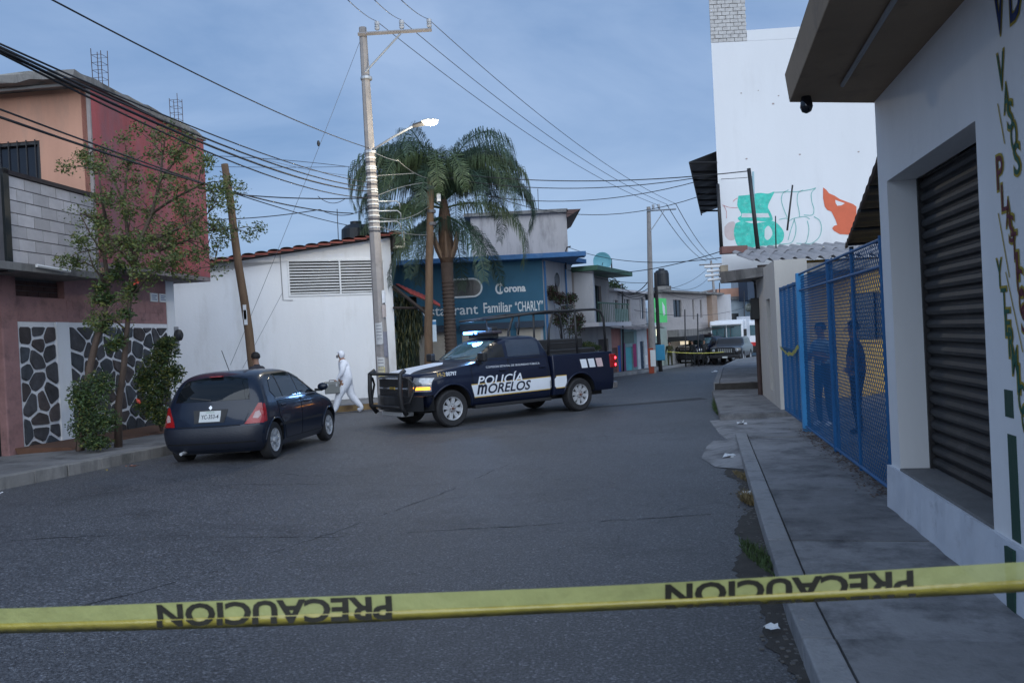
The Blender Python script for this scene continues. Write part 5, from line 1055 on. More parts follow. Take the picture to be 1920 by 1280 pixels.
GLS = M('car_glass', (.006,.008,.010), .04, var=0, spec=.5); WSH = M('windscreen', (.05,.09,.10), .05, var=.35, vs=3, bump=0, spec=1.0); CHR = M('chrome', (.6,.6,.62), .15, metal=.9, var=0); REDL = M('tail_red', (.28,.008,.01), .2, var=.1, coat=.5)
def wheel(parent, x, y, r, w, s, style):
    prof = [(r*.62, -w/2*.9),(r*.9,-w/2),(r*.975,-w/2*.8),(r,-w/2*.45),(r,w/2*.45),(r*.975,w/2*.8),(r*.9,w/2),(r*.62,w/2*.9),(r*.60,w/2*.5),(r*.60,-w/2*.5),(r*.62,-w/2*.9)]
    t = MB().lathe(prof, (x,y,r), 'y', 36, False).build('wheel', RUB, parent, smooth=True); t.data.set_sharp_from_angle(angle=R(35))
    for q in (-.2, 0, .2): MB().lathe([(r+.001,w*q-.006),(r+.001,w*q+.006)], (x,y,r), 'y', 36)
    mb = MB(); R0 = r*.63; o = s*w/2
    mb.lathe([(R0*.92,y+o*.35),(R0,y+o*.8),(R0*.985,y+o*.98),(R0*.93,y+o*.9),(R0*.9,y+o*.55),(R0*.9,y+o*.35)], (x,0,r), 'y', 32, False)
    n = 8 if style == 'steel' else 7; di = o*.55
    mb.lathe([(.0,y+di+s*.05),(R0*.24,y+di+s*.045),(R0*.3,y+di+s*.0),(R0*.46,y+di-s*.0)], (x,0,r), 'y', 24, False)
    for k in range(n):
        a = 2*math.pi*(k+.25)/n; wd = R0*(.17 if style=='steel' else .13); c, s_ = math.cos(a), math.sin(a)
        def pt(rr, tt, yy): return (x+c*rr-s_*tt, yy, r+s_*rr+c*tt)
        fl = 1.0 if style=='steel' else 1.35
        yb = y+di; mb.hexa([pt(R0*.4,-wd,yb-s*.01),pt(R0*.4,wd,yb-s*.01),pt(R0*.93,wd*fl*1.2,yb-s*.01),pt(R0*.93,-wd*fl*1.2,yb-s*.01)], [pt(R0*.4,-wd*.9,yb+s*.02),pt(R0*.4,wd*.9,yb+s*.02),pt(R0*.93,wd*fl,yb+s*.03),pt(R0*.93,-wd*fl,yb+s*.03)])
    rm = mb.build('rim', STL if style=='steel' else M('hubcap_silver',(.42,.44,.47),.4,metal=.15,var=.1,vs=20), t)
    MB().lathe([(R0*.9,y+o*.1),(R0*.9,y+o*.2),(.01,y+o*.2)], (x,0,r), 'y', 24).build('brake_disc', M('brake_dark',(.03,.028,.026),.7,metal=.3), t)
    if style == 'steel':
        mb = MB(); mb.lathe([(R0*.13,y+di+s*.04),(R0*.12,y+di+s*.075),(.01,y+di+s*.08)], (x,0,r), 'y', 12)
        for k in range(6):
            a = 2*math.pi*k/6; mb.lathe([(.012,y+di+s*.04),(.01,y+di+s*.06)], (x+math.cos(a)*R0*.24,0,r+math.sin(a)*R0*.24), 'y', 6)
        mb.build('hub', M('hub_rust',(.12,.06,.045),.7,var=.3), t)
    return t
# ================================================================ police pickup
NAVY = M('navy_car_paint', (.006,.010,.028), .35, var=.08, vs=3, bump=0, coat=.45, spec=.25); WDEC = M('decal_white', (.72,.75,.8), .4, var=.05); YDEC = M('decal_yellow', (.55,.36,.08), .45, var=.05); NDEC = M('decal_navy', (.008,.012,.03), .4, var=0)
pk = thing('police_pickup', 'dark navy police pickup with white stripe, rack and lit blue beacon across the road', 'police truck', (.99, 20.65, -.0), 217)
K1 = [(.40,.87,4.28,.90,.7,.1),(.5,.87,4.42,.965,.75,.1),(.7,.87,4.5,.995,.75,.1),(.95,.87,4.52,1.0,.72,.1),(1.08,.87,4.50,.985,.7,.1),(1.17,.87,4.44,.965,.68,.1),(1.225,.87,4.2,.95,.6,.1),(1.27,.87,3.78,.94,.45,.1),(1.31,.87,3.38,.93,.35,.1),(1.345,.87,3.14,.925,.35,.1),(1.39,.87,3.02,.915,.4,.1),(1.5,.9,2.86,.89,.42,.12),(1.62,.95,2.66,.855,.42,.15),(1.73,1.0,2.47,.82,.42,.18),(1.81,1.06,2.28,.78,.42,.25),(1.86,1.16,2.05,.70,.4,.3),(1.885,1.35,1.8,.5,.2,.2)]
body, bv = make_shell('body', K1, [NAVY, DARK], pk, arches=[(3.645,.42,.50,.62,1.2)], S=40, sub=4)
K2 = [(.45,-1.14,.84,.95,.1,.12),(.6,-1.17,.84,.99,.1,.12),(.95,-1.18,.84,1.0,.1,.12),(1.2,-1.18,.84,.99,.1,.12),(1.36,-1.17,.84,.975,.1,.12),(1.385,-1.16,.83,.96,.1,.12)]
bed, bb = make_shell('bed', K2, [NAVY, DARK], pk, arches=[(0,.42,.49,.62,1.2)], holes=[(-1.1,.78,-.8,.8,.9,1.6)], S=30, nf=6., sub=3)
box('chassis', BPL, pk, -1.1, 4.2, -.55, .55, .32, .62); box('running_board', BPL, pk, .9, 3.05, .8, .97, .34, .41, bevel=.01); box('tonneau_box', BPL, pk, -1.05, .72, -.45, .45, .92, 1.5, bevel=.03)
for x in (3.645, 0):
    for s in (1, -1): wheel(pk, x, s*.85, .40, .27, s, 'steel')
for x, bvh_ in ((3.645, bv), (0, bb)):       # arch lips
    for ax, s in (('L',1),('R',-1)):
        mb = MB(); P = [tuple(proj(bvh_, ax, x+.505*math.cos(R(a)), max(.42,.42+.505*math.sin(R(a))), .008)) for a in range(-2, 184, 8)]; mb.tube(P, .022, 6).build('arch_lip', NAVY, pk, smooth=True)
gap = M('panel_gap', (.002,.002,.003), .8, var=0)
for ax in ('L','R'):
    for nm, P in (('door', [(3.08,.52),(2.1,.52),(2.1,1.37),(3.02,1.37),(3.12,1.2)]), ('door', [(2.08,.52),(1.35,.52),(1.0,.78),(.96,1.37),(2.08,1.37)])):
        d_ = decal(nm, P, ax, bv, NAVY, pk, off=.006, step=.1)
        dline('panel_gap', P+[P[0]], ax, bv, gap, d_, w=.012, off=.0075)
        hx = min(p[0] for p in P)+.12; MB().box(hx-.02, hx+.16, (.97 if ax=='L' else -1.02), (1.02 if ax=='L' else -.97), 1.12, 1.155).build('handle', NAVY, d_, bevel=.01)
    dw = [(2.98,1.42),(2.16,1.42),(2.16,1.80),(2.36,1.80),(2.56,1.70),(2.78,1.55)]
    w1 = decal('window', dw, ax, bv, M('open_window_black',(.003,.003,.003),.5,var=0) if ax=='L' else GLS, pk, off=.007, label='open front side window' if ax=='L' else None)
    w2 = decal('window', [(2.07,1.42),(1.14,1.42),(1.14,1.70),(1.24,1.795),(2.07,1.80)], ax, bv, M('side_glass_reflecting',(.03,.036,.05),.04,var=.2,vs=2,spec=1.0), pk, off=.007)
    s = 1 if ax=='L' else -1
    MB().box(2.82,2.95,s*.96 if s>0 else -1.2,1.2 if s>0 else -.96,1.36,1.56).build('mirror', BPL, pk, bevel=.035); MB().box(2.86,2.92,.85 if s>0 else -1.0,1.0 if s>0 else -.85,1.3,1.4).build('mirror_arm', BPL, pk)
    for (a,b,c,d,m_) in ((3.14,.42,.62,.87,'w'),):
        st = decal('stripe', [(3.16,.86),(3.08,.60),(.87,.62),(.87,.885)], ax, bv, WDEC, pk, off=.0095, skirt=False); st2 = decal('stripe', [(.83,.885),(.83,.62),(.43,.625),(.43,.885)], ax, bb, WDEC, pk, off=.0065, skirt=False)
        dline('yellow_edge', [(3.16,.87),(.87,.895)], ax, bv, YDEC, st, w=.02, off=.010); dline('yellow_edge', [(3.08,.59),(.87,.61)], ax, bv, YDEC, st, w=.02, off=.010); dline('yellow_edge', [(.83,.895),(.43,.895)], ax, bb, YDEC, st2, w=.02, off=.007); dline('yellow_edge', [(.83,.61),(.43,.615)], ax, bb, YDEC, st2, w=.02, off=.007)
    sg = -1 if ax=='L' else 1
    def T_(txt, x0, z0, w, h, mat, off, bvh_=bv, **k): text('lettering', txt, mat, pk, lambda u, v: tuple(proj(bvh_, ax, x0+sg*u, z0+v, off)), w=w, h=h, size=1, **k)
    xa = 3.0 if ax=='L' else 1.72; T_('POLICÍA', xa, .845, 1.25, .24, WDEC, .013, shear=.25, bold=.012)
    xa = 3.02 if ax=='L' else 1.5; T_('m', xa, .645, .27, .215, NDEC, .014, shear=.25, bold=.03); T_('ORELOS', xa+sg*.30, .645, 1.2, .215, NDEC, .014, shear=.25, bold=.02)
    xa = 3.98 if ax=='L' else 3.5; T_('M-2', xa, 1.10, .18, .085, YDEC, .006); xa = 3.78 if ax=='L' else 3.7; T_('00797', xa, 1.10, .27, .085, WDEC, .006, bold=.02)
    xa = 2.72 if ax=='L' else 1.2; T_('COMISIÓN ESTATAL DE SEGURIDAD PÚBLICA', xa, 1.20, 1.52, .055, WDEC, .010)
    for k in range(3): decal('sticker', [(-.02-k*.255,1.24),(-.07-k*.255,1.03),(-.29-k*.255+.03,1.03),(-.24-k*.255+.02,1.24)], ax, bb, WDEC if k<2 else M('sticker_pink',(.6,.45,.45),.5,var=.2,vs=20), pk, off=.006, skirt=False)
    tl = box('tail_light', REDL, pk, -1.21, -1.0, .86 if s>0 else -1.005, 1.005 if s>0 else -.86, .98, 1.32, bevel=.02)
    for z in (1.05, 1.22): MB().ball((-1.19, s*.99, z), .035, .03, .04, 8).build('lit_bulb', M('tail_lit',(1,.05,.05),.4,var=0,emit=(1,.03,.05),es=3.5), tl)
decal('windscreen', [(-.74,1.41),(.74,1.41),(.64,1.79),(-.64,1.79)], 'F', bv, WSH, pk, off=.008)
dline('wiper', [(-.1,1.42),(.55,1.47)], 'F', bv, BPL, pk, w=.015, off=.014); dline('wiper', [(-.65,1.42),(-.1,1.46)], 'F', bv, BPL, pk, w=.015, off=.014)
decal('rear_window', [(-.6,1.45),(.6,1.45),(.55,1.76),(-.55,1.76)], 'B', bv, GLS, pk)
wh_ = decal('hood_marking', [(4.35,-.8),(4.38,.5),(3.9,.25),(3.3,.1),(3.1,-.2),(3.1,-.8)], 'T', bv, WDEC, pk, off=.004, skirt=False)
box('grille', BPL, pk, 4.40, 4.53, -.64, .64, .66, 1.13, bevel=.03)
for z in (.88, 1.09): box('grille_bar', CHR, pk, 4.52, 4.55, -.62, .62, z-.018, z+.018, bevel=.006)
for k in range(5): box('grille_slat', M('slat_dark',(.03,.03,.035),.4), pk, 4.515, 4.54, -.6, .6, .70+k*.032, .715+k*.032)
MB().hexa([(4.545,-.12,.85),(4.545,.12,.85),(4.545,.12,.91),(4.545,-.12,.91)],[(4.56,-.11,.86),(4.56,.11,.86),(4.56,.11,.90),(4.56,-.11,.90)]).build('badge', M('gold_badge',(.4,.28,.06),.4,metal=.6), pk)
for s in (1, -1):
    P = lambda a: [(s*y, z) for y, z in a]
    hl = decal('headlight', P([(.64,.80),(.93,.80),(.95,1.08),(.66,1.10)]), 'F', bv, M('headlight_glass',(.35,.37,.4),.1,metal=.4,var=.3,vs=14,bump=0), pk, off=.012, step=.05)
    decal('lamp_lit' if s > 0 else 'lamp', P([(.66,.84),(.92,.84),(.92,.90),(.66,.90)]), 'F', bv, M('amber_lit',(1,.4,.05),.4,var=0,emit=(1,.33,.02),es=1.7) if s>0 else CHR, hl, off=.018, step=.05)
    decal('chrome_strip', P([(.65,.93),(.93,.95),(.93,.97),(.65,.95)]), 'F', bv, CHR, hl, off=.018, step=.05)
bp = MB(); 
for i in range(9):
    t = (i-4)/4; bp.v += [(4.66-.28*t*t, t*1.0, z) for z in (.40,.72)] + [(4.3-.2*t*t, t*.97, z) for z in (.40,.72)]
for i in range(8): k = 4*i; bp.f += [(k,k+4,k+5,k+1),(k+1,k+5,k+7,k+3),(k,k+2,k+6,k+4),(k+2,k+3,k+7,k+6)]
bp.build('bumper', M('bumper_black',(.02,.021,.024),.35,var=.1), pk, bevel=.012); box('skid_plate', STL, pk, 4.3, 4.6, -.45, .45, .28, .38, bevel=.02)
bb_ = MB()
for s in (1,-1): bb_.tube([(4.6,s*.66,.34),(4.72,s*.68,.5),(4.74,s*.68,.8),(4.72,s*.68,1.2),(4.6,s*.66,1.27)], .05, 10)
bb_.build('bull_bar', BPL, pk, smooth=True); 
for z in (.5, 1.2): MB().tube([(4.72,-.68,z),(4.74,0,z),(4.72,.68,z)], .032, 8).build('bull_bar_tube', BPL, pk, smooth=True)
for s in (1,-1): MB().tube([(4.7,s*.66,.55),(4.62,s*.85,.6),(4.5,s*.92,.95),(4.6,s*.8,1.1),(4.7,s*.68,1.12)], .025, 8).build('bull_bar_tube', BPL, pk, smooth=True)
box('rear_bumper', CHR, pk, -1.34, -1.17, -.9, .9, .45, .62, bevel=.02); MB().tube([(-1.3,.2,.4),(-1.62,.3,.42)], .02, 6).build('hitch', BPL, pk)
lb_ = box('light_bar', M('light_bar_dark',(.05,.04,.05),.3,var=.3,vs=9), pk, 1.95, 2.22, -.6, .6, 1.95, 2.03, bevel=.03)
box('light_bar_foot', BPL, pk, 2.0, 2.15, -.5, .5, 1.87, 1.96)
for y0, y1, x0 in ((-.61,-.22,1.94),(-.14,-.05,1.95)): box('blue_lamp', M('blue_lit',(.1,.3,1),.4,var=0,emit=(.10,.34,1.0),es=4), lb_, x0, 2.235, y0, y1, 1.965, 2.035, bevel=.01)
box('camera_ball', BPL, lb_, 2.0, 2.15, .3, .48, 2.03, 2.11, bevel=.02)
bl_d = bpy.data.lights.new('beacon_light','POINT'); bl_d.energy = 18; bl_d.color = (.25,.5,1); bl_d.shadow_soft_size = .15; blo = bpy.data.objects.new('beacon_light', bl_d); COL.objects.link(blo); blo.parent = pk; blo.location = (2.2,-.35,2.15)
RT = BPL; rk = MB()
for s in (1,-1):
    rk.tube([(2.35,s*.55,2.28),(.8,s*.78,2.42),(-.75,s*.8,2.44),(-.95,s*.81,2.38),(-1.03,s*.82,2.2),(-1.05,s*.83,1.38)], .03, 8)
    rk.tube([(.78,s*.79,1.38),(.74,s*.8,2.0),(.55,s*.78,2.42)], .03, 8); rk.tube([(-.1,s*.83,1.38),(-.1,s*.8,2.42)], .028, 8); rk.tube([(1.5,s*.6,1.9),(1.5,s*.67,2.36)], .022, 6)
rack = rk.build('rack', RT, pk, smooth=True)
for x, y, z in ((2.35,.55,2.28),(1.6,.66,2.35),(.8,.78,2.42),(-.1,.79,2.43),(-.75,.8,2.44)): MB().tube([(x,-y,z),(x,y,z)], .024, 6).build('rack_crossbar', RT, pk)
for z in (1.6,1.85): MB().tube([(-.1,.82,z-.2),(.76,.8,z-.2)], .018, 6).build('rack_rail', RT, pk)
box('bench', BPL, pk, -.9, .6, -.15, .15, 1.48, 1.75, bevel=.03); MB().tube([(-1.0,-.5,1.4),(-1.02,-.5,2.9)], .008, 5).build('antenna', BPL, pk)
# ================================================================ dark blue hatchback
BLU = M('dark_blue_car_paint', (.006,.012,.027), .35, var=.08, vs=3, bump=0, coat=.5, spec=.25); DPB = M('bumper_bluegrey', (.009,.012,.022), .45, var=.1)
hb = thing('hatchback', 'dark blue hatchback parked at the left kerb with its rear towards us', 'car', (-4.6, 13.15, .135), 83)
hb.rotation_euler = (R(-.9), R(1.0), R(83))
KC = [(.17,-.44,3.0,.74,.5,.28),(.27,-.57,3.12,.79,.55,.32),(.42,-.62,3.17,.815,.6,.34),(.56,-.61,3.16,.825,.6,.34),(.66,-.55,3.10,.825,.6,.32),(.75,-.51,2.96,.82,.55,.3),(.82,-.49,2.74,.812,.5,.28),(.88,-.475,2.48,.80,.45,.27),(.93,-.46,2.28,.785,.42,.27),(1.0,-.44,2.12,.762,.45,.27),(1.1,-.40,1.94,.725,.45,.27),(1.2,-.34,1.76,.685,.45,.27),(1.29,-.26,1.58,.64,.45,.3),(1.36,-.13,1.38,.58,.45,.35),(1.405,.06,1.12,.48,.4,.35),(1.425,.3,.85,.28,.2,.2)]
cb, cv = make_shell('body', KC, [BLU, DARK], hb, arches=[(0,.29,.345,.56,1.0),(2.47,.29,.345,.56,1.0)], S=34, sub=4, nf=2.7, nr=3.2)
for x in (0, 2.47):
    for s in (1,-1):
        wheel(hb, x, s*.715, .292, .18, s, 'cap'); ax = 'L' if s>0 else 'R'
        MB().tube([tuple(proj(cv, ax, x+.35*math.cos(R(a)), max(.25,.29+.35*math.sin(R(a))), .004)) for a in range(-4,186,8)], .014, 6).build('arch_lip', BLU, hb, smooth=True)
box('underbody', BPL, hb, -.4, 2.9, -.55, .55, .16, .34)
for ax in ('L','R'):
    for P in ([(2.05,.28),(1.12,.28),(1.12,.9),(2.05,.9),(2.12,.7)], [(1.10,.28),(.46,.28),(.36,.5),(.18,.66),(.14,.9),(1.10,.9)]):
        d_ = decal('door', P, ax, cv, BLU, hb, off=.005, step=.1); dline('panel_gap', P+[P[0]], ax, cv, gap, d_, w=.009, off=.006)
        hx = min(p[0] for p in P)+.1; hp_ = proj(cv, ax, hx+.08, .82, .01); MB().box(hx, hx+.17, hp_.y-.02, hp_.y+.02, .805, .84).build('handle', BLU, d_, bevel=.008); dline('rub_strip', [(min(p[0] for p in P)+.02,.52),(max(p[0] for p in P)-.05,.52)], ax, cv, BPL, d_, w=.04, off=.008)
    wf_ = decal('window', [(2.0,.95),(1.12,.95),(1.10,1.33),(1.30,1.325),(1.52,1.24),(1.8,1.07)], ax, cv, GLS, hb, off=.006)
    wr_ = decal('window', [(1.05,.95),(.14,.95),(.02,1.06),(.12,1.24),(.40,1.33),(1.04,1.345)], ax, cv, GLS, hb, off=.006)
    dline('window_trim', [(2.02,.94),(.1,.94)], ax, cv, M('trim_grey',(.16,.17,.19),.4), wr_, w=.018, off=.009); dline('window_divider', [(.42,.95),(.40,1.32)], ax, cv, BPL, wr_, w=.03, off=.009)
    s = 1 if ax=='L' else -1
    MB().ball((1.98, s*.90, 1.03), .06, .10, .07, 12).build('mirror', BLU, hb, smooth=True); MB().box(1.96,2.02,.75 if s>0 else -.88,.88 if s>0 else -.75,.95,1.0).build('mirror_arm', BPL, hb)
    q = lambda a: [(s*y, z) for y, z in a]
    tl = decal('tail_light', q([(.56,.60),(.80,.60),(.79,.74),(.76,.90),(.72,.90),(.66,.78)]), 'B', cv, REDL, hb, off=.010, step=.05)
    decal('tail_light_side', [(-.46,.60),(-.32,.62),(-.31,.74),(-.30,.89),(-.33,.89),(-.40,.74)], ax, cv, REDL, hb, off=.006, step=.05)
    decal('reverse_lamp', q([(.66,.68),(.73,.67),(.76,.72),(.74,.79),(.69,.77)]), 'B', cv, M('lamp_clear',(.42,.3,.3),.2,var=.2,vs=20), tl, off=.014, step=.05)
    decal('bumper_side', [(-.5,.22),(-.36,.22),(-.33,.55),(-.5,.58)], ax, cv, DPB, hb, off=.004, skirt=False)
decal('rear_window', [(-.60,.97),(.60,.97),(.575,1.1),(.50,1.28),(.2,1.325),(-.2,1.325),(-.50,1.28),(-.575,1.1)], 'B', cv, GLS, hb, off=.007)
decal('tailgate', [(-.54,.60),(.54,.60),(.60,.78),(.64,.92),(-.64,.92),(-.60,.78)], 'B', cv, BLU, hb, off=.004, step=.1); dline('tailgate_gap', [(-.5,.59),(.5,.59)], 'B', cv, gap, hb, w=.008, off=.006)
decal('bumper', [(-.76,.24),(.76,.24),(.80,.57),(-.80,.57)], 'B', cv, DPB, hb, off=.012, step=.08); dline('bumper_groove', [(-.7,.34),(.7,.34)], 'B', cv, gap, hb, w=.02, off=.014)
pl = decal('licence_plate', [(-.17,.655),(.17,.655),(.17,.82),(-.17,.82)], 'B', cv, M('plate_white',(.5,.52,.52),.4,var=.05), hb, off=.014)
text('plate_text', 'YC-353-4', NDEC, pl, lambda u, v: tuple(proj(cv,'B',.14-u,.70+v,.018)), w=.28, h=.065, size=1, bold=.01); text('plate_text', 'MORELOS', M('plate_green',(.1,.25,.15),.6), pl, lambda u, v: tuple(proj(cv,'B',.07-u,.79+v,.018)), w=.14, h=.018, size=1)
decal('badge', [(-.03,.87),(0,.835),(.03,.87),(0,.905)], 'B', cv, CHR, hb, off=.012, skirt=False); dline('wiper', [(0,.98),(.35,1.03)], 'B', cv, BPL, hb, w=.018, off=.016)
box('brake_light', REDL, hb, -.27, -.2, -.1, .1, 1.335, 1.35); decal('plate_recess', [(-.24,.64),(.24,.64),(.28,.84),(-.28,.84)], 'B', cv, BPL, hb, off=.008, skirt=False)
MB().tube([(.2,0,1.42),(-.02,0,1.75)], .006, 5).build('antenna', BPL, hb); MB().tube([(-.63,.45,.2),(-.4,.45,.22)], .025, 8).build('exhaust', STL, hb)
decal('windscreen', [(-.62,.98),(.62,.98),(.5,1.32),(-.5,1.32)], 'F', cv, GLS, hb); 
for s in (1,-1): decal('headlight', [(s*.45,.58),(s*.75,.60),(s*.72,.76),(s*.5,.72)], 'F', cv, M('headlight_glass',(0,0,0)), hb)
# ================================================================ far vehicles
pk2 = copy_tree(pk, None, loc=(14.6, 58.2, gz(14,56)), rot=228, label='far police pickup with white hood parked behind the officers at the bend')
OFFL = M('unlit_lamp', (.06,.08,.12), .3)
def unlit(o):
    for c in [q for q in bpy.data.objects if q.parent == o]:
        if c.type == 'LIGHT': bpy.data.objects.remove(c); continue
        if c.name.split('.')[0] in ('blue_lamp', 'lamp_lit', 'lit_bulb'): c.name = 'lamp'; c.data = c.data.copy(); c.data.materials[0] = OFFL
        unlit(c)
unlit(pk2)
BLKP = M('black_car_paint', (.012,.012,.014), .3, var=.1, coat=.7, bump=0)
sv = thing('pickup_truck', 'black pickup truck with upright grille facing us beside the far police pickup', 'truck', (15.0, 55.6, gz(15,53)), 246)
KS = [(.45,-1.1,4.0,.93,.25,.1),(.7,-1.15,4.12,.98,.28,.1),(1.0,-1.15,4.15,.99,.28,.1),(1.12,-1.1,4.0,.97,.28,.1),(1.18,-.9,3.4,.95,.25,.1),(1.22,-.7,2.7,.93,.25,.1),(1.4,-.6,2.45,.88,.25,.1),(1.62,-.5,2.2,.82,.25,.15),(1.70,-.3,2.0,.7,.25,.2)]
so, svb = make_shell('body', KS, [BLKP, DARK], sv, arches=[(0,.4,.46,.6,1.2),(3.1,.4,.46,.6,1.2)], S=20, sub=2)
for x in (0,3.1):
    for s in (1,-1): wheel(sv, x, s*.84, .39, .26, s, 'cap')
decal('windscreen', [(-.75,1.25),(.75,1.25),(.66,1.6),(-.66,1.6)], 'F', svb, M('far_screen',(.03,.028,.027),.3,var=.2), sv)
for ax in ('L','R'): decal('window', [(2.2,1.26),(.3,1.26),(.4,1.58),(2.0,1.58)], ax, svb, GLS, sv)
box('grille', BPL, sv, 4.1, 4.2, -.6, .6, .7, 1.1, bevel=.02)
for k in range(7): box('grille_slot', M('grille_pale',(.3,.32,.33),.4,metal=.3), sv, 4.2, 4.22, -.42+k*.13, -.36+k*.13, .8, 1.04)
for s in (1,-1): MB().lathe([(.09,4.16),(.1,4.2),(.07,4.22),(.01,4.22)], (0,s*.72,.92), 'x', 14).build('headlight', M('headlight_glass',(0,0,0)), sv)
box('bumper', BLKP, sv, 4.1, 4.35, -.95, .95, .45, .66, bevel=.03); box('licence_plate', M('plate_white',(0,0,0)), sv, 4.35, 4.36, -.16, .16, .46, .56); MB().tube([(4.3,-.6,.6),(4.4,-.5,1.1),(4.4,.5,1.1),(4.3,.6,.6)], .035, 6).build('bull_bar', BPL, sv)
WTP = M('white_truck_paint', (.72,.74,.78), .45, var=.06, bump=0)
tr = thing('truck', 'big white truck with wide windscreen parked behind the black pickup', 'truck', (16.3, 61.5, gz(16.5,59)), 250)
box('cab', WTP, tr, 1.2, 3.3, -1.15, 1.15, .7, 2.95, bevel=.1); w_ = box('windscreen', M('truck_screen',(.04,.10,.12),.1,spec=.8,var=.2), tr, 3.295, 3.32, -1.0, 1.0, 1.75, 2.6, bevel=.01); box('screen_divider', WTP, w_, 3.322, 3.33, -.02,.02,1.75,2.6)
box('cargo_box', WTP, tr, -4.2, 1.1, -1.2, 1.2, .9, 3.0, bevel=.03); box('bumper', M('orange_red_paint',(0,0,0)), tr, 3.25, 3.5, -1.2, 1.2, .55, .85, bevel=.03); box('grille', BPL, tr, 3.3, 3.34, -.7, .7, .95, 1.5); box('visor', WTP, tr, 3.3, 3.55, -1.05, 1.05, 2.65, 2.72)
for s in (1,-1): MB().lathe([(.13,3.34),(.14,3.38),(.01,3.39)], (0,s*.92,1.05), 'x', 14).build('headlight', M('headlight_glass',(0,0,0)), tr); box('mirror', BPL, tr, 3.1, 3.2, s*1.2-.06, s*1.2+.16, 1.8, 2.3)
for x in (2.3,-2.8):
    for s in (1,-1): wheel(tr, x, s*1.0, .48, .28, s, 'steel')
t2 = thing('truck', 'white lorry with red bumper stripe and one lit headlight, half hidden by the cream building', 'truck', (19.6, 66.5, gz(19.6,62)), 247)
box('cab', WTP, t2, 1.4, 3.4, -1.2, 1.2, 1.0, 2.9, bevel=.1); box('body', M('truck_grey_box',(.5,.52,.56),.5,var=.15), t2, -4, 1.3, -1.25, 1.25, 1.0, 3.3, bevel=.03); box('windscreen', M('truck_screen',(0,0,0)), t2, 3.395, 3.42, -1.0, 1.0, 1.8, 2.6)
box('red_stripe', M('red_stripe_paint',(.5,.02,.02),.5,var=.1), t2, 3.3, 3.5, -1.25, 1.25, 1.0, 1.28, bevel=.02); box('bumper', BPL, t2, 3.3, 3.55, -1.2, 1.2, .5, .99, bevel=.02)
for s in (1,-1): MB().lathe([(.16,3.5),(.17,3.54),(.12,3.58),(.01,3.58)], (0,s*.85,.95), 'x', 14).build('headlight', M('headlight_on',(1,.8,.6),.4,var=0,emit=(1,.72,.5),es=3.0) if s<0 else M('headlight_glass',(0,0,0)), t2)
for x in (2.5,-2.8):
    for s in (1,-1): wheel(t2, x, s*1.0, .48, .28, s, 'steel')
# ================================================================ people
SKIN = M('skin', (.30,.17,.115), .6, var=.08, vs=12, bump=0); HAIR = M('hair_black', (.008,.007,.007), .7, var=.2, vs=30)
EYE = M('eye_dark', (.01,.01,.01), .3, var=0)
BASE = dict(pelvis=(0,0,.96), waist=(0,0,1.1), chest=(.01,0,1.3), neckb=(0,0,1.47), neck=(.01,0,1.54), head=(.03,0,1.645), crown=(.02,0,1.73),
    shL=(0,.17,1.42), elL=(-.02,.25,1.15), wrL=(.06,.26,.92), haL=(.09,.25,.85), shR=(0,-.17,1.42), elR=(-.02,-.25,1.15), wrR=(.06,-.26,.92), haR=(.09,-.25,.85),
    hiL=(0,.1,.9), knL=(.02,.11,.49), anL=(-.01,.12,.09), toL=(.14,.13,.035), hiR=(0,-.1,.9), knR=(.02,-.11,.49), anR=(-.01,-.12,.09), toR=(.14,-.13,.035))
RAD = dict(pelvis=(.15,.115), waist=(.14,.105), chest=(.155,.115), neckb=(.085,.08), neck=(.052,.052), head=(.078,.092), crown=(.06,.07), shL=(.062,.06), elL=(.044,.044), wrL=(.03,.03), haL=(.03,.022), hiL=(.088,.09), knL=(.06,.062), anL=(.042,.046), toL=(.036,.03))
for k in list(RAD):
    if k.endswith('L'): RAD[k[:-1]+'R'] = RAD[k]
EDG = [('pelvis','waist'),('waist','chest'),('chest','neckb'),('neckb','neck'),('neck','head'),('head','crown'),('chest','shL'),('shL','elL'),('elL','wrL'),('wrL','haL'),('chest','shR'),('shR','elR'),('elR','wrR'),('wrR','haR'),('pelvis','hiL'),('hiL','knL'),('knL','anL'),('anL','toL'),('pelvis','hiR'),('hiR','knR'),('knR','anR'),('anR','toR')]
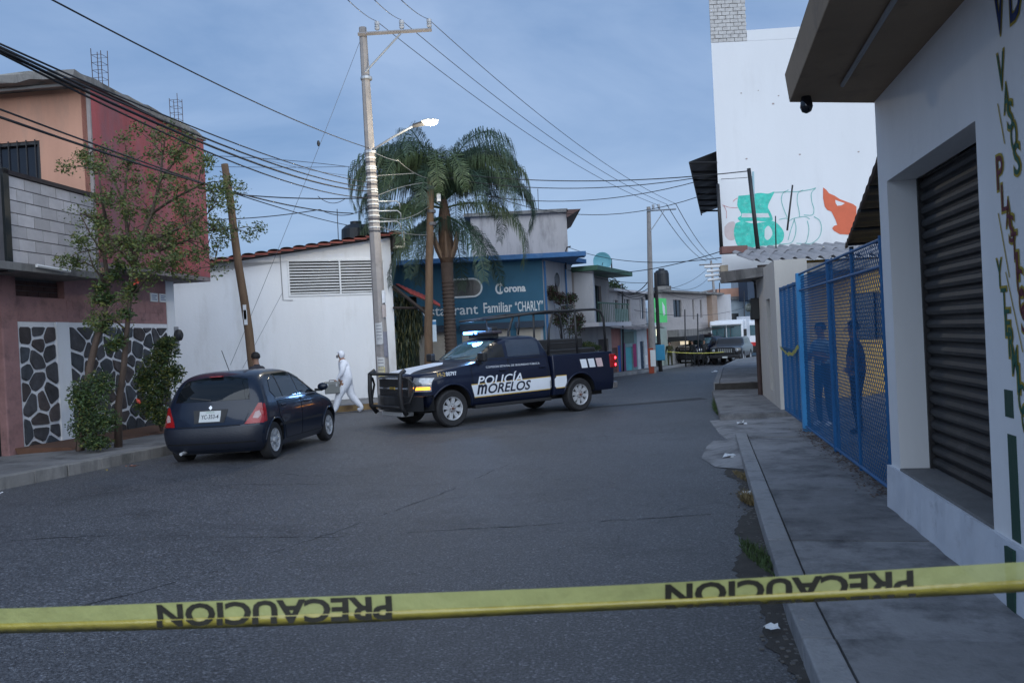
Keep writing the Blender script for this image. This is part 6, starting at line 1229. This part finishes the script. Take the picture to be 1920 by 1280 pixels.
def person(label, loc, rot, pose, top, legs, shoe, skin=SKIN, hair=HAIR, bulk=1.0, fingers=True, group=None, hood=False, sleeve=True, face_skin=None):
    J = dict(BASE); J.update(pose); root = thing('person', label, 'person', loc, rot, group); names = list(J); vs = [J[n] for n in names]; rd = [(RAD[n][0]*(bulk if n not in ('head','crown','neck','wrL','wrR','haL','haR') else 1), RAD[n][1]*(bulk if n not in ('head','crown','neck','wrL','wrR','haL','haR') else 1)) for n in names]
    ed = [(names.index(a), names.index(b)) for a, b in EDG]
    if fingers:
        for h, w_, s in (('haL','wrL',1),('haR','wrR',-1)):
            H = Vector(J[h]); d = (H-Vector(J[w_])).normalized(); sd_ = d.cross(Vector((0,1,0))).normalized() if abs(d.y)<.9 else Vector((1,0,0)); fw = d.cross(sd_).normalized()
            for k in range(4):
                b0 = H + sd_*(.027-.018*k) + d*.02; L = (.062,.072,.068,.052)[k]; i0 = len(vs); vs += [b0, b0+d*L*.5+fw*.004*s, b0+d*L*.95-fw*.012*s]; rd += [(.0095,.0095),(.009,.009),(.007,.007)]; ed += [(names.index(h), i0),(i0,i0+1),(i0+1,i0+2)]
            b0 = H + sd_*.04 - d*.01; i0 = len(vs); vs += [b0, b0+sd_*.018+d*.03]; rd += [(.011,.011),(.009,.009)]; ed += [(names.index(h), i0),(i0,i0+1)]
    me = bpy.data.meshes.new('body'); me.from_pydata([tuple(v) for v in vs], ed, []); o = bpy.data.objects.new('body', me); COL.objects.link(o)
    sk = o.modifiers.new('s','SKIN'); sk.use_smooth_shade = True; sb_ = o.modifiers.new('d','SUBSURF'); sb_.levels = 2; sb_.render_levels = 2
    for i, v in enumerate(me.skin_vertices[0].data): v.radius = rd[i]; v.use_root = (i == 0)
    bpy.context.view_layer.update(); m2 = bpy.data.meshes.new_from_object(o.evaluated_get(bpy.context.evaluated_depsgraph_get())); bpy.data.objects.remove(o)
    zone = {'head':0,'crown':0,'neck':0,'haL':0,'haR':0,'pelvis':2,'hiL':2,'hiR':2,'knL':2,'knR':2,'anL':2,'anR':2,'toL':3,'toR':3}
    if not sleeve: zone.update(elL=0, elR=0, wrL=0, wrR=0)
    m2.materials.clear(); [m2.materials.append(x) for x in (face_skin or skin, top, legs, shoe)]
    P = [(Vector(J[n]), zone.get(n,1)) for n in names] + [(Vector(J[a]).lerp(Vector(J[b]),.5), zone.get(a if a not in('neckb','anL','anR') else b,1)) for a, b in EDG if a not in ('chest',)] 
    for v in vs[len(names):]: P.append((Vector(v), 0))
    for p in m2.polygons:
        c = p.center; p.material_index = min(P, key=lambda q: (q[0]-c).length)[1]
        if c.z < .075: p.material_index = 3
    b = link('body', m2, root); m2.polygons.foreach_set('use_smooth', [True]*len(m2.polygons))
    H = Vector(J['head']); nd = Vector((1,0,0)) if 'face' not in pose else Vector(pose['face']).normalized(); sd_ = Vector((-nd.y,nd.x,0)).normalized()
    MB().tube([H+nd*.088+Vector((0,0,.02)), H+nd*.112+Vector((0,0,-.018)), H+nd*.088+Vector((0,0,-.03))], [.008,.016,.01], 6).build('nose', face_skin or skin, root, smooth=True)
    for s in (1,-1):
        e = H+nd*.086+sd_*.034*s+Vector((0,0,.022)); MB().ball(e, .013,.013,.008,8).build('eye', EYE, root); r_ = H+sd_*.084*s; MB().ball(r_, .018,.01,.032,8).build('ear', face_skin or skin, root) if not hood else None
    MB().tube([H+nd*.088+sd_*.024+Vector((0,0,-.055)), H+nd*.094+Vector((0,0,-.057)), H+nd*.088-sd_*.024+Vector((0,0,-.055))], .006, 5).build('mouth', M('lips',(.2,.07,.06),.6), root)
    if hair:
        mb = MB(); n = 16; m_ = 7
        for i in range(m_+1):
            p = math.pi*(.86 if hood else .66)*i/m_
            for k in range(n):
                t = 2*math.pi*k/n; dd = nd*math.cos(t)+sd_*math.sin(t); cut_ = (.42 if hood else .55) if math.cos(t) > .45 and i > 3 else 1
                q = H + Vector((0,0,.025)) + dd*math.sin(p*cut_)*(.099 if not hood else .115) + Vector((0,0,math.cos(p*cut_)*(.10 if not hood else .118))) - nd*.012; mb.v.append(tuple(q))
        mb.f = [(i*n+k,(i+1)*n+k,(i+1)*n+(k+1)%n,i*n+(k+1)%n) for i in range(m_) for k in range(n)]
        mb.build('hood' if hood else 'hair', hair, root, smooth=True)
    return root
SUIT = M('suit_white', (.74,.76,.82), .7, var=.12, vs=14, bump=1.0, bs=9); JEAN = M('jeans', (.03,.045,.085), .85, var=.2, vs=10, bump=.2, bs=40); BLKC = M('black_cloth', (.015,.015,.018), .85, var=.2, vs=8); 
# forensic worker walking left
ws = person('person in white hooded coverall walking left with a grey case by the white wall', (-4.62, 22.9, gz(-4.6,22.9)-.01), 193,
    dict(chest=(.07,0,1.30), waist=(.03,0,1.1), neckb=(.09,0,1.46), neck=(.11,0,1.52), head=(.145,0,1.615), crown=(.14,0,1.70), shL=(.08,.17,1.41), shR=(.08,-.17,1.41), elL=(.12,.23,1.16), wrL=(.27,.22,.99), haL=(.30,.22,.93), elR=(.0,-.24,1.15), wrR=(.16,-.24,.98), haR=(.19,-.24,.93),
     hiL=(.0,.1,.9), knL=(.24,.1,.53), anL=(.36,.1,.14), toL=(.5,.1,.06), hiR=(0,-.1,.9), knR=(-.1,-.1,.48), anR=(-.38,-.1,.13), toR=(-.25,-.11,.05)),
    SUIT, SUIT, M('shoe_cover',(.6,.62,.68),.6,var=.1), hair=SUIT, bulk=1.85, hood=True, skin=M('glove_blue',(.5,.55,.62),.5), face_skin=SKIN)
for c, (x, z) in enumerate(((.235,1.585),)): MB().ball((x,0,z), .03,.05,.04,10).build('face_mask', M('mask_grey',(.12,.13,.15),.6), ws)
cs = thing('tool_case', 'grey box-shaped tool case carried by the person in white', 'case', (-4.98, 22.62, .0), 193)
box('case_body', M('case_grey',(.16,.17,.165),.5,var=.1), cs, -.2, .2, -.11, .11, .56, .88, bevel=.02); box('lid', M('case_grey2',(.2,.21,.205),.5,var=.1), cs, -.205, .205, -.115, .115, .80, .89, bevel=.015)
MB().tube([(-.07,0,.89),(-.07,0,.925),(.07,0,.925),(.07,0,.89)], .012, 6).build('handle', BPL, cs)
for x in (-.12,.12): box('latch', STL, cs, x-.02, x+.02, .115, .122, .76, .84)
# man behind the hatchback
person('person with short black hair standing behind the dark blue hatchback, only the head showing', (-5.55, 17.9, gz(-5.5,17.9)+.0), 150, dict(elL=(.08,.22,1.14), wrL=(.24,.16,1.12), haL=(.3,.14,1.13)), M('dark_shirt',(.03,.03,.04),.85,var=.2), JEAN, BLKC)
# two people behind the fence
person('person in pale shirt and white sneakers standing behind the blue fence near the gate post', (5.22, 13.95, .09), 205, dict(elL=(.05,.24,1.16), wrL=(.2,.08,1.2), haL=(.24,.02,1.22), elR=(.05,-.24,1.16), wrR=(.2,-.1,1.14), haR=(.24,-.05,1.15)), M('pale_shirt',(.3,.42,.55),.85,var=.2,vs=9), JEAN, M('sneaker_white',(.7,.72,.76),.6), sleeve=False)
person('person in dark plaid shirt with hands on hips behind the blue fence', (5.2, 12.55, .09), 160, dict(elL=(-.08,.36,1.2), wrL=(.04,.2,1.06), haL=(.1,.17,1.03), elR=(-.08,-.36,1.2), wrR=(.04,-.2,1.06), haR=(.1,-.17,1.03)), M('plaid_shirt',(.07,.065,.095),.85,var=.6,vs=18), M('dark_trousers',(.012,.014,.022),.85), BLKC, bulk=1.18)
# officers far down the street
OFF = M('officer_dark', (.012,.014,.016), .85, var=.3, vs=8); OLV = M('olive_uniform', (.035,.035,.012), .85, var=.4, vs=8); g_ = 'officers by the far police pickup'
for lb, px, d, rot, t1 in (('officer in olive uniform standing left of the far police pickup', 1257, 52.5, 250, OLV), ('officer in dark uniform in front of the far police pickup hood', 1300, 52.5, 220, OFF), ('officer in dark uniform between the far police pickup and the black pickup', 1322, 53.0, 270, OFF)):
    p = at(px, 684, d); person(lb, (p.x, d, gz(p.x, d)), rot, dict(elL=(.06,.26,1.15), wrL=(.22,.12,1.12), haL=(.27,.08,1.12)), t1, t1, BLKC, bulk=1.15, fingers=False, group=g_).scale = (.93,.93,.93)
wire('caution_tape_line', 'thin pale caution tape stretched before the far officers', (1250,659,51.8), (1365,659,51.8), .1, .02, TAPE, cat='tape')
# ================================================================ caution tape across the foreground
L0, L1 = at(-240, 1175, 1.72), at(2100, 1077, 1.50); tp = thing('caution_tape', 'yellow PRECAUCION caution tape stretched across the foreground', 'tape', tuple(L0.lerp(L1,.5))); tc_ = Vector(tp.location)
TPM = M('tape_yellow', (.46,.48,.18), .28, var=.12, vs=14, bump=.4, bs=22, coat=.7, alpha=.88); TPM2 = M('tape_fold_yellow', (.44,.37,.06), .28, var=.12, vs=14, bump=.4, bs=22, coat=.7, alpha=.93); INK = M('tape_ink', (.028,.026,.018), .5, var=.1)
LEN = (L1-L0).length
def tpt(u, v, off=0):         # u metres along, v metres up the band
    t = u/LEN; p = L0.lerp(L1, t); p.z -= .012*4*t*(1-t); tw = .15*math.sin(u*2.3+.5)
    return tuple(p - tc_ + Vector((0, -off - .006*math.sin(u*5)*v/.05 - .12*v + tw*.1*v, v)))
Hb = .0345; HB2 = .0185
mb = MB(); n = 150
for i in range(n+1):
    u = LEN*i/n
    for v in (Hb, Hb*.5, 0): mb.v.append(tpt(u, v))
mb.f = [(3*i+k, 3*i+k+1, 3*i+3+k+1, 3*i+3+k) for i in range(n) for k in range(2)]; mb.build('tape_band', TPM, tp, smooth=True)
mb = MB()
for i in range(n+1):
    u = LEN*i/n; h_ = HB2*(1+.1*math.sin(u*3.1))
    for v, o in ((.0015,.0006),(-h_,.004),(-h_*.2,.0062)): mb.v.append(tpt(u, v, o))
mb.f = [(3*i+k, 3*i+k+1, 3*i+3+k+1, 3*i+3+k) for i in range(n) for k in range(2)]; mb.build('tape_fold', TPM2, tp, smooth=True)
def uofpx(px):
    lo, hi = 0, LEN
    for _ in range(30):
        m_ = (lo+hi)/2; p = Vector(tpt(m_, 0)) + tc_; d = p - Vector((0,0,CAM_H)); c = d.dot(f_); x = 960 + FPX*d.dot(right)/c
        lo, hi = (m_, hi) if x < px else (lo, m_)
    return lo
def letters(verts, faces):
    par = list(range(len(verts)))
    def fd(a):
        while par[a] != a: par[a] = par[par[a]]; a = par[a]
        return a
    for f in faces:
        for q in f[1:]: par[fd(q)] = fd(f[0])
    G = {}
    for f in faces: G.setdefault(fd(f[0]), []).append(f)
    for fs_ in G.values():
        ids = sorted({q for f in fs_ for q in f}); mp_ = {q: i for i, q in enumerate(ids)}
        mb = MB(); mb.add([verts[q] for q in ids], [tuple(mp_[q] for q in f) for f in fs_]); mb.build('letter', INK, tp)
for (xa, xb, cutv) in ((296,736,-.012),(1247,1713,.0)):
    ua, ub = uofpx(xa), uofpx(xb); wd = ub-ua; vs, fs = text_mesh('PRECAUCION', size=1, bold=.035)
    x0 = min(v.x for v in vs); x1 = max(v.x for v in vs); y0 = min(v.y for v in vs); y1 = max(v.y for v in vs); H = .046
    bm = bmesh.new(); BV = [bm.verts.new((ub-(v.x-x0)*wd/(x1-x0), Hb*.93-(v.y-y0)*H/(y1-y0), 0)) for v in vs]
    for f in fs:
        try: bm.faces.new([BV[i] for i in f])
        except ValueError: pass
    bmesh.ops.bisect_plane(bm, geom=bm.verts[:]+bm.edges[:]+bm.faces[:], plane_co=(0,.0005,0), plane_no=(0,-1,0), clear_outer=True)
    bm.verts.index_update(); letters([tpt(v.co.x, v.co.y, .0012) for v in bm.verts], [tuple(v.index for v in f.verts) for f in bm.faces])
    # remainder of the letters shows on the folded flap, mirrored at the fold
    bm2 = bmesh.new(); BV = [bm2.verts.new((ub-(v.x-x0)*wd/(x1-x0), Hb*.93-(v.y-y0)*H/(y1-y0), 0)) for v in vs]
    for f in fs:
        try: bm2.faces.new([BV[i] for i in f])
        except ValueError: pass
    bmesh.ops.bisect_plane(bm2, geom=bm2.verts[:]+bm2.edges[:]+bm2.faces[:], plane_co=(0,(.0005 if cutv else .026),0), plane_no=(0,1,0), clear_outer=True)
    if not cutv: bmesh.ops.bisect_plane(bm2, geom=bm2.verts[:]+bm2.edges[:]+bm2.faces[:], plane_co=(0,.019,0), plane_no=(0,-1,0), clear_outer=True)
    bm2.verts.index_update(); sh = 0 if cutv else -.036
    letters([tpt(v.co.x, v.co.y+sh if cutv else max(v.co.y+sh,-.0178), .0075) for v in bm2.verts], [tuple(v.index for v in f.verts) for f in bm2.faces]); bm.free(); bm2.free()
# ================================================================ litter, grass, leaves
PAP = M('litter_white', (.68,.7,.72), .7, var=.1)
def litter(label, x, y, z, s, mat=PAP, seed=0, name='litter'):
    r = random.Random(seed); bm = bmesh.new(); n = 4; V = [[bm.verts.new(((i-2)*s/4+r.uniform(-.15,.15)*s, (j-2)*s/5+r.uniform(-.12,.12)*s, abs(r.gauss(0,.16))*s+.004)) for i in range(5)] for j in range(5)]
    for j in range(4):
        for i in range(4):
            if (i, j) in ((0,0),(3,3)) and r.random()<.7: continue
            bm.faces.new((V[j][i],V[j][i+1],V[j+1][i+1],V[j+1][i]))
    me = bpy.data.meshes.new(name); bm.to_mesh(me); bm.free(); me.materials.append(mat); o = link(name, me); o.location = (x,y,z); return tag(o, label, 'litter')
litter('crumpled white paper bag beside the low kerb ramp', 3.0, 11.55, .02, .26, seed=1); litter('white paper scrap in the dark gutter below the tape', 1.28, 4.15, .02, .09, seed=2); litter('small white scrap right behind the tape in the gutter', 1.48, 5.0, .03, .08, seed=3)
litter('small scrap of paper past the kerb ramp', 3.0, 10.85, .02, .08, seed=4); litter('flattened white cup lid on the road by the left kerb', -6.85, 10.85, .12, .13, seed=5); litter('red and white wrapper at the foot of the left kerb', -6.02, 12.9, .13, .2, M('wrapper_red',(.45,.18,.12),.6,var=.8,vs=14), 6); litter('yellow scrap beside the red wrapper at the left kerb', -6.28, 12.55, .13, .14, M('wrapper_yellow',(.35,.27,.08),.7,var=.4), 7)
litter('white plastic scrap lying on the road near the far bend', 9.6, 39.5, gz(9.6,39.5)+.01, .25, seed=8); litter('pale scraps by the grass at the entrance slab', 4.2, 15.4, .02, .16, seed=9); litter('tangle of pale plastic by the dry grass tuft', 2.5, 9.0, .02, .16, seed=10)
def tuft(label, x, y, z, rx, ry, n, h, mat, seed):
    r = random.Random(seed); mb = MB()
    for _ in range(n):
        a, q = r.uniform(0,6.28), math.sqrt(r.random()); p = Vector((math.cos(a)*q*rx, math.sin(a)*q*ry, 0)); l = h*r.uniform(.4,1.1); d = Vector((r.gauss(0,.5),r.gauss(0,.5),1)).normalized(); w = Vector((r.uniform(-1,1),r.uniform(-1,1),0)).normalized()*.004; k = len(mb.v)
        mb.v += [tuple(p-w),tuple(p+w),tuple(p+d*l*.6+w*.8),tuple(p+d*l*.6-w*.8),tuple(p+d*l+Vector((d.x,d.y,-.3))*l*.3)]; mb.f += [(k,k+1,k+2,k+3),(k+3,k+2,k+4)]
    o = mb.build('grass_tuft', mat); o.location = (x,y,z); return tag(o, label, 'grass', kind='stuff')
GRS = M('grass_green', (.05,.085,.025), .8, var=.4, vs=20); DRY = M('grass_dry', (.2,.15,.07), .8, var=.3, vs=20)
tuft('green weeds growing at the kerb foot near the tape', 1.88, 6.55, .01, .07, .55, 420, .09, GRS, 1); tuft('dry straw-coloured tuft against the kerb', 2.42, 8.7, .01, .08, .22, 380, .14, DRY, 2); tuft('green grass clump at the corner of the entrance slab', 4.62, 18.9, .01, .09, 1.7, 900, .17, GRS, 3).rotation_euler = (0, 0, R(-13)); tuft('sparse dry weeds beside the kerb ramp', 2.75, 10.1, .01, .07, .4, 260, .06, DRY, 4)
mb = MB(); r = random.Random(9)
for _ in range(900):
    t = r.uniform(-.2,5.4); q = abs(r.gauss(0,.11)); a = R(11.1); x = 3.66+math.sin(a)*t-math.cos(a)*q; y = 8.1+math.cos(a)*t+math.sin(a)*q; leaf(mb, (x,y,.152), .045, r, up_=-.1, ratio=.6)
for i in range(len(mb.v)): v = mb.v[i]; mb.v[i] = (v[0], v[1], max(.148, .15+(v[2]-.152)*.35))
tag(mb.build('fallen_leaves', M('dead_leaf',(.10,.065,.045),.85,var=.5,vs=15)), 'dead brown leaves blown along the foot of the blue fence', 'leaves', kind='stuff')
mb = MB()
for _ in range(700):
    t = r.uniform(-1,9); a = R(13); x = 1.39+math.sin(a)*t*1.04 - abs(r.gauss(.03,.1)); y = 3.94+math.cos(a)*t; s_ = r.uniform(.004,.013); mb.box(x-s_, x+s_, y-s_, y+s_, gz(x,y)+.003, gz(x,y)+.004+s_*r.uniform(.4,1))
tag(mb.build('gravel', M('gravel_grey',(.12,.115,.11),.9,var=.4,vs=30)), kind='stuff', label='loose grit and pebbles in the right gutter', cat='gravel')
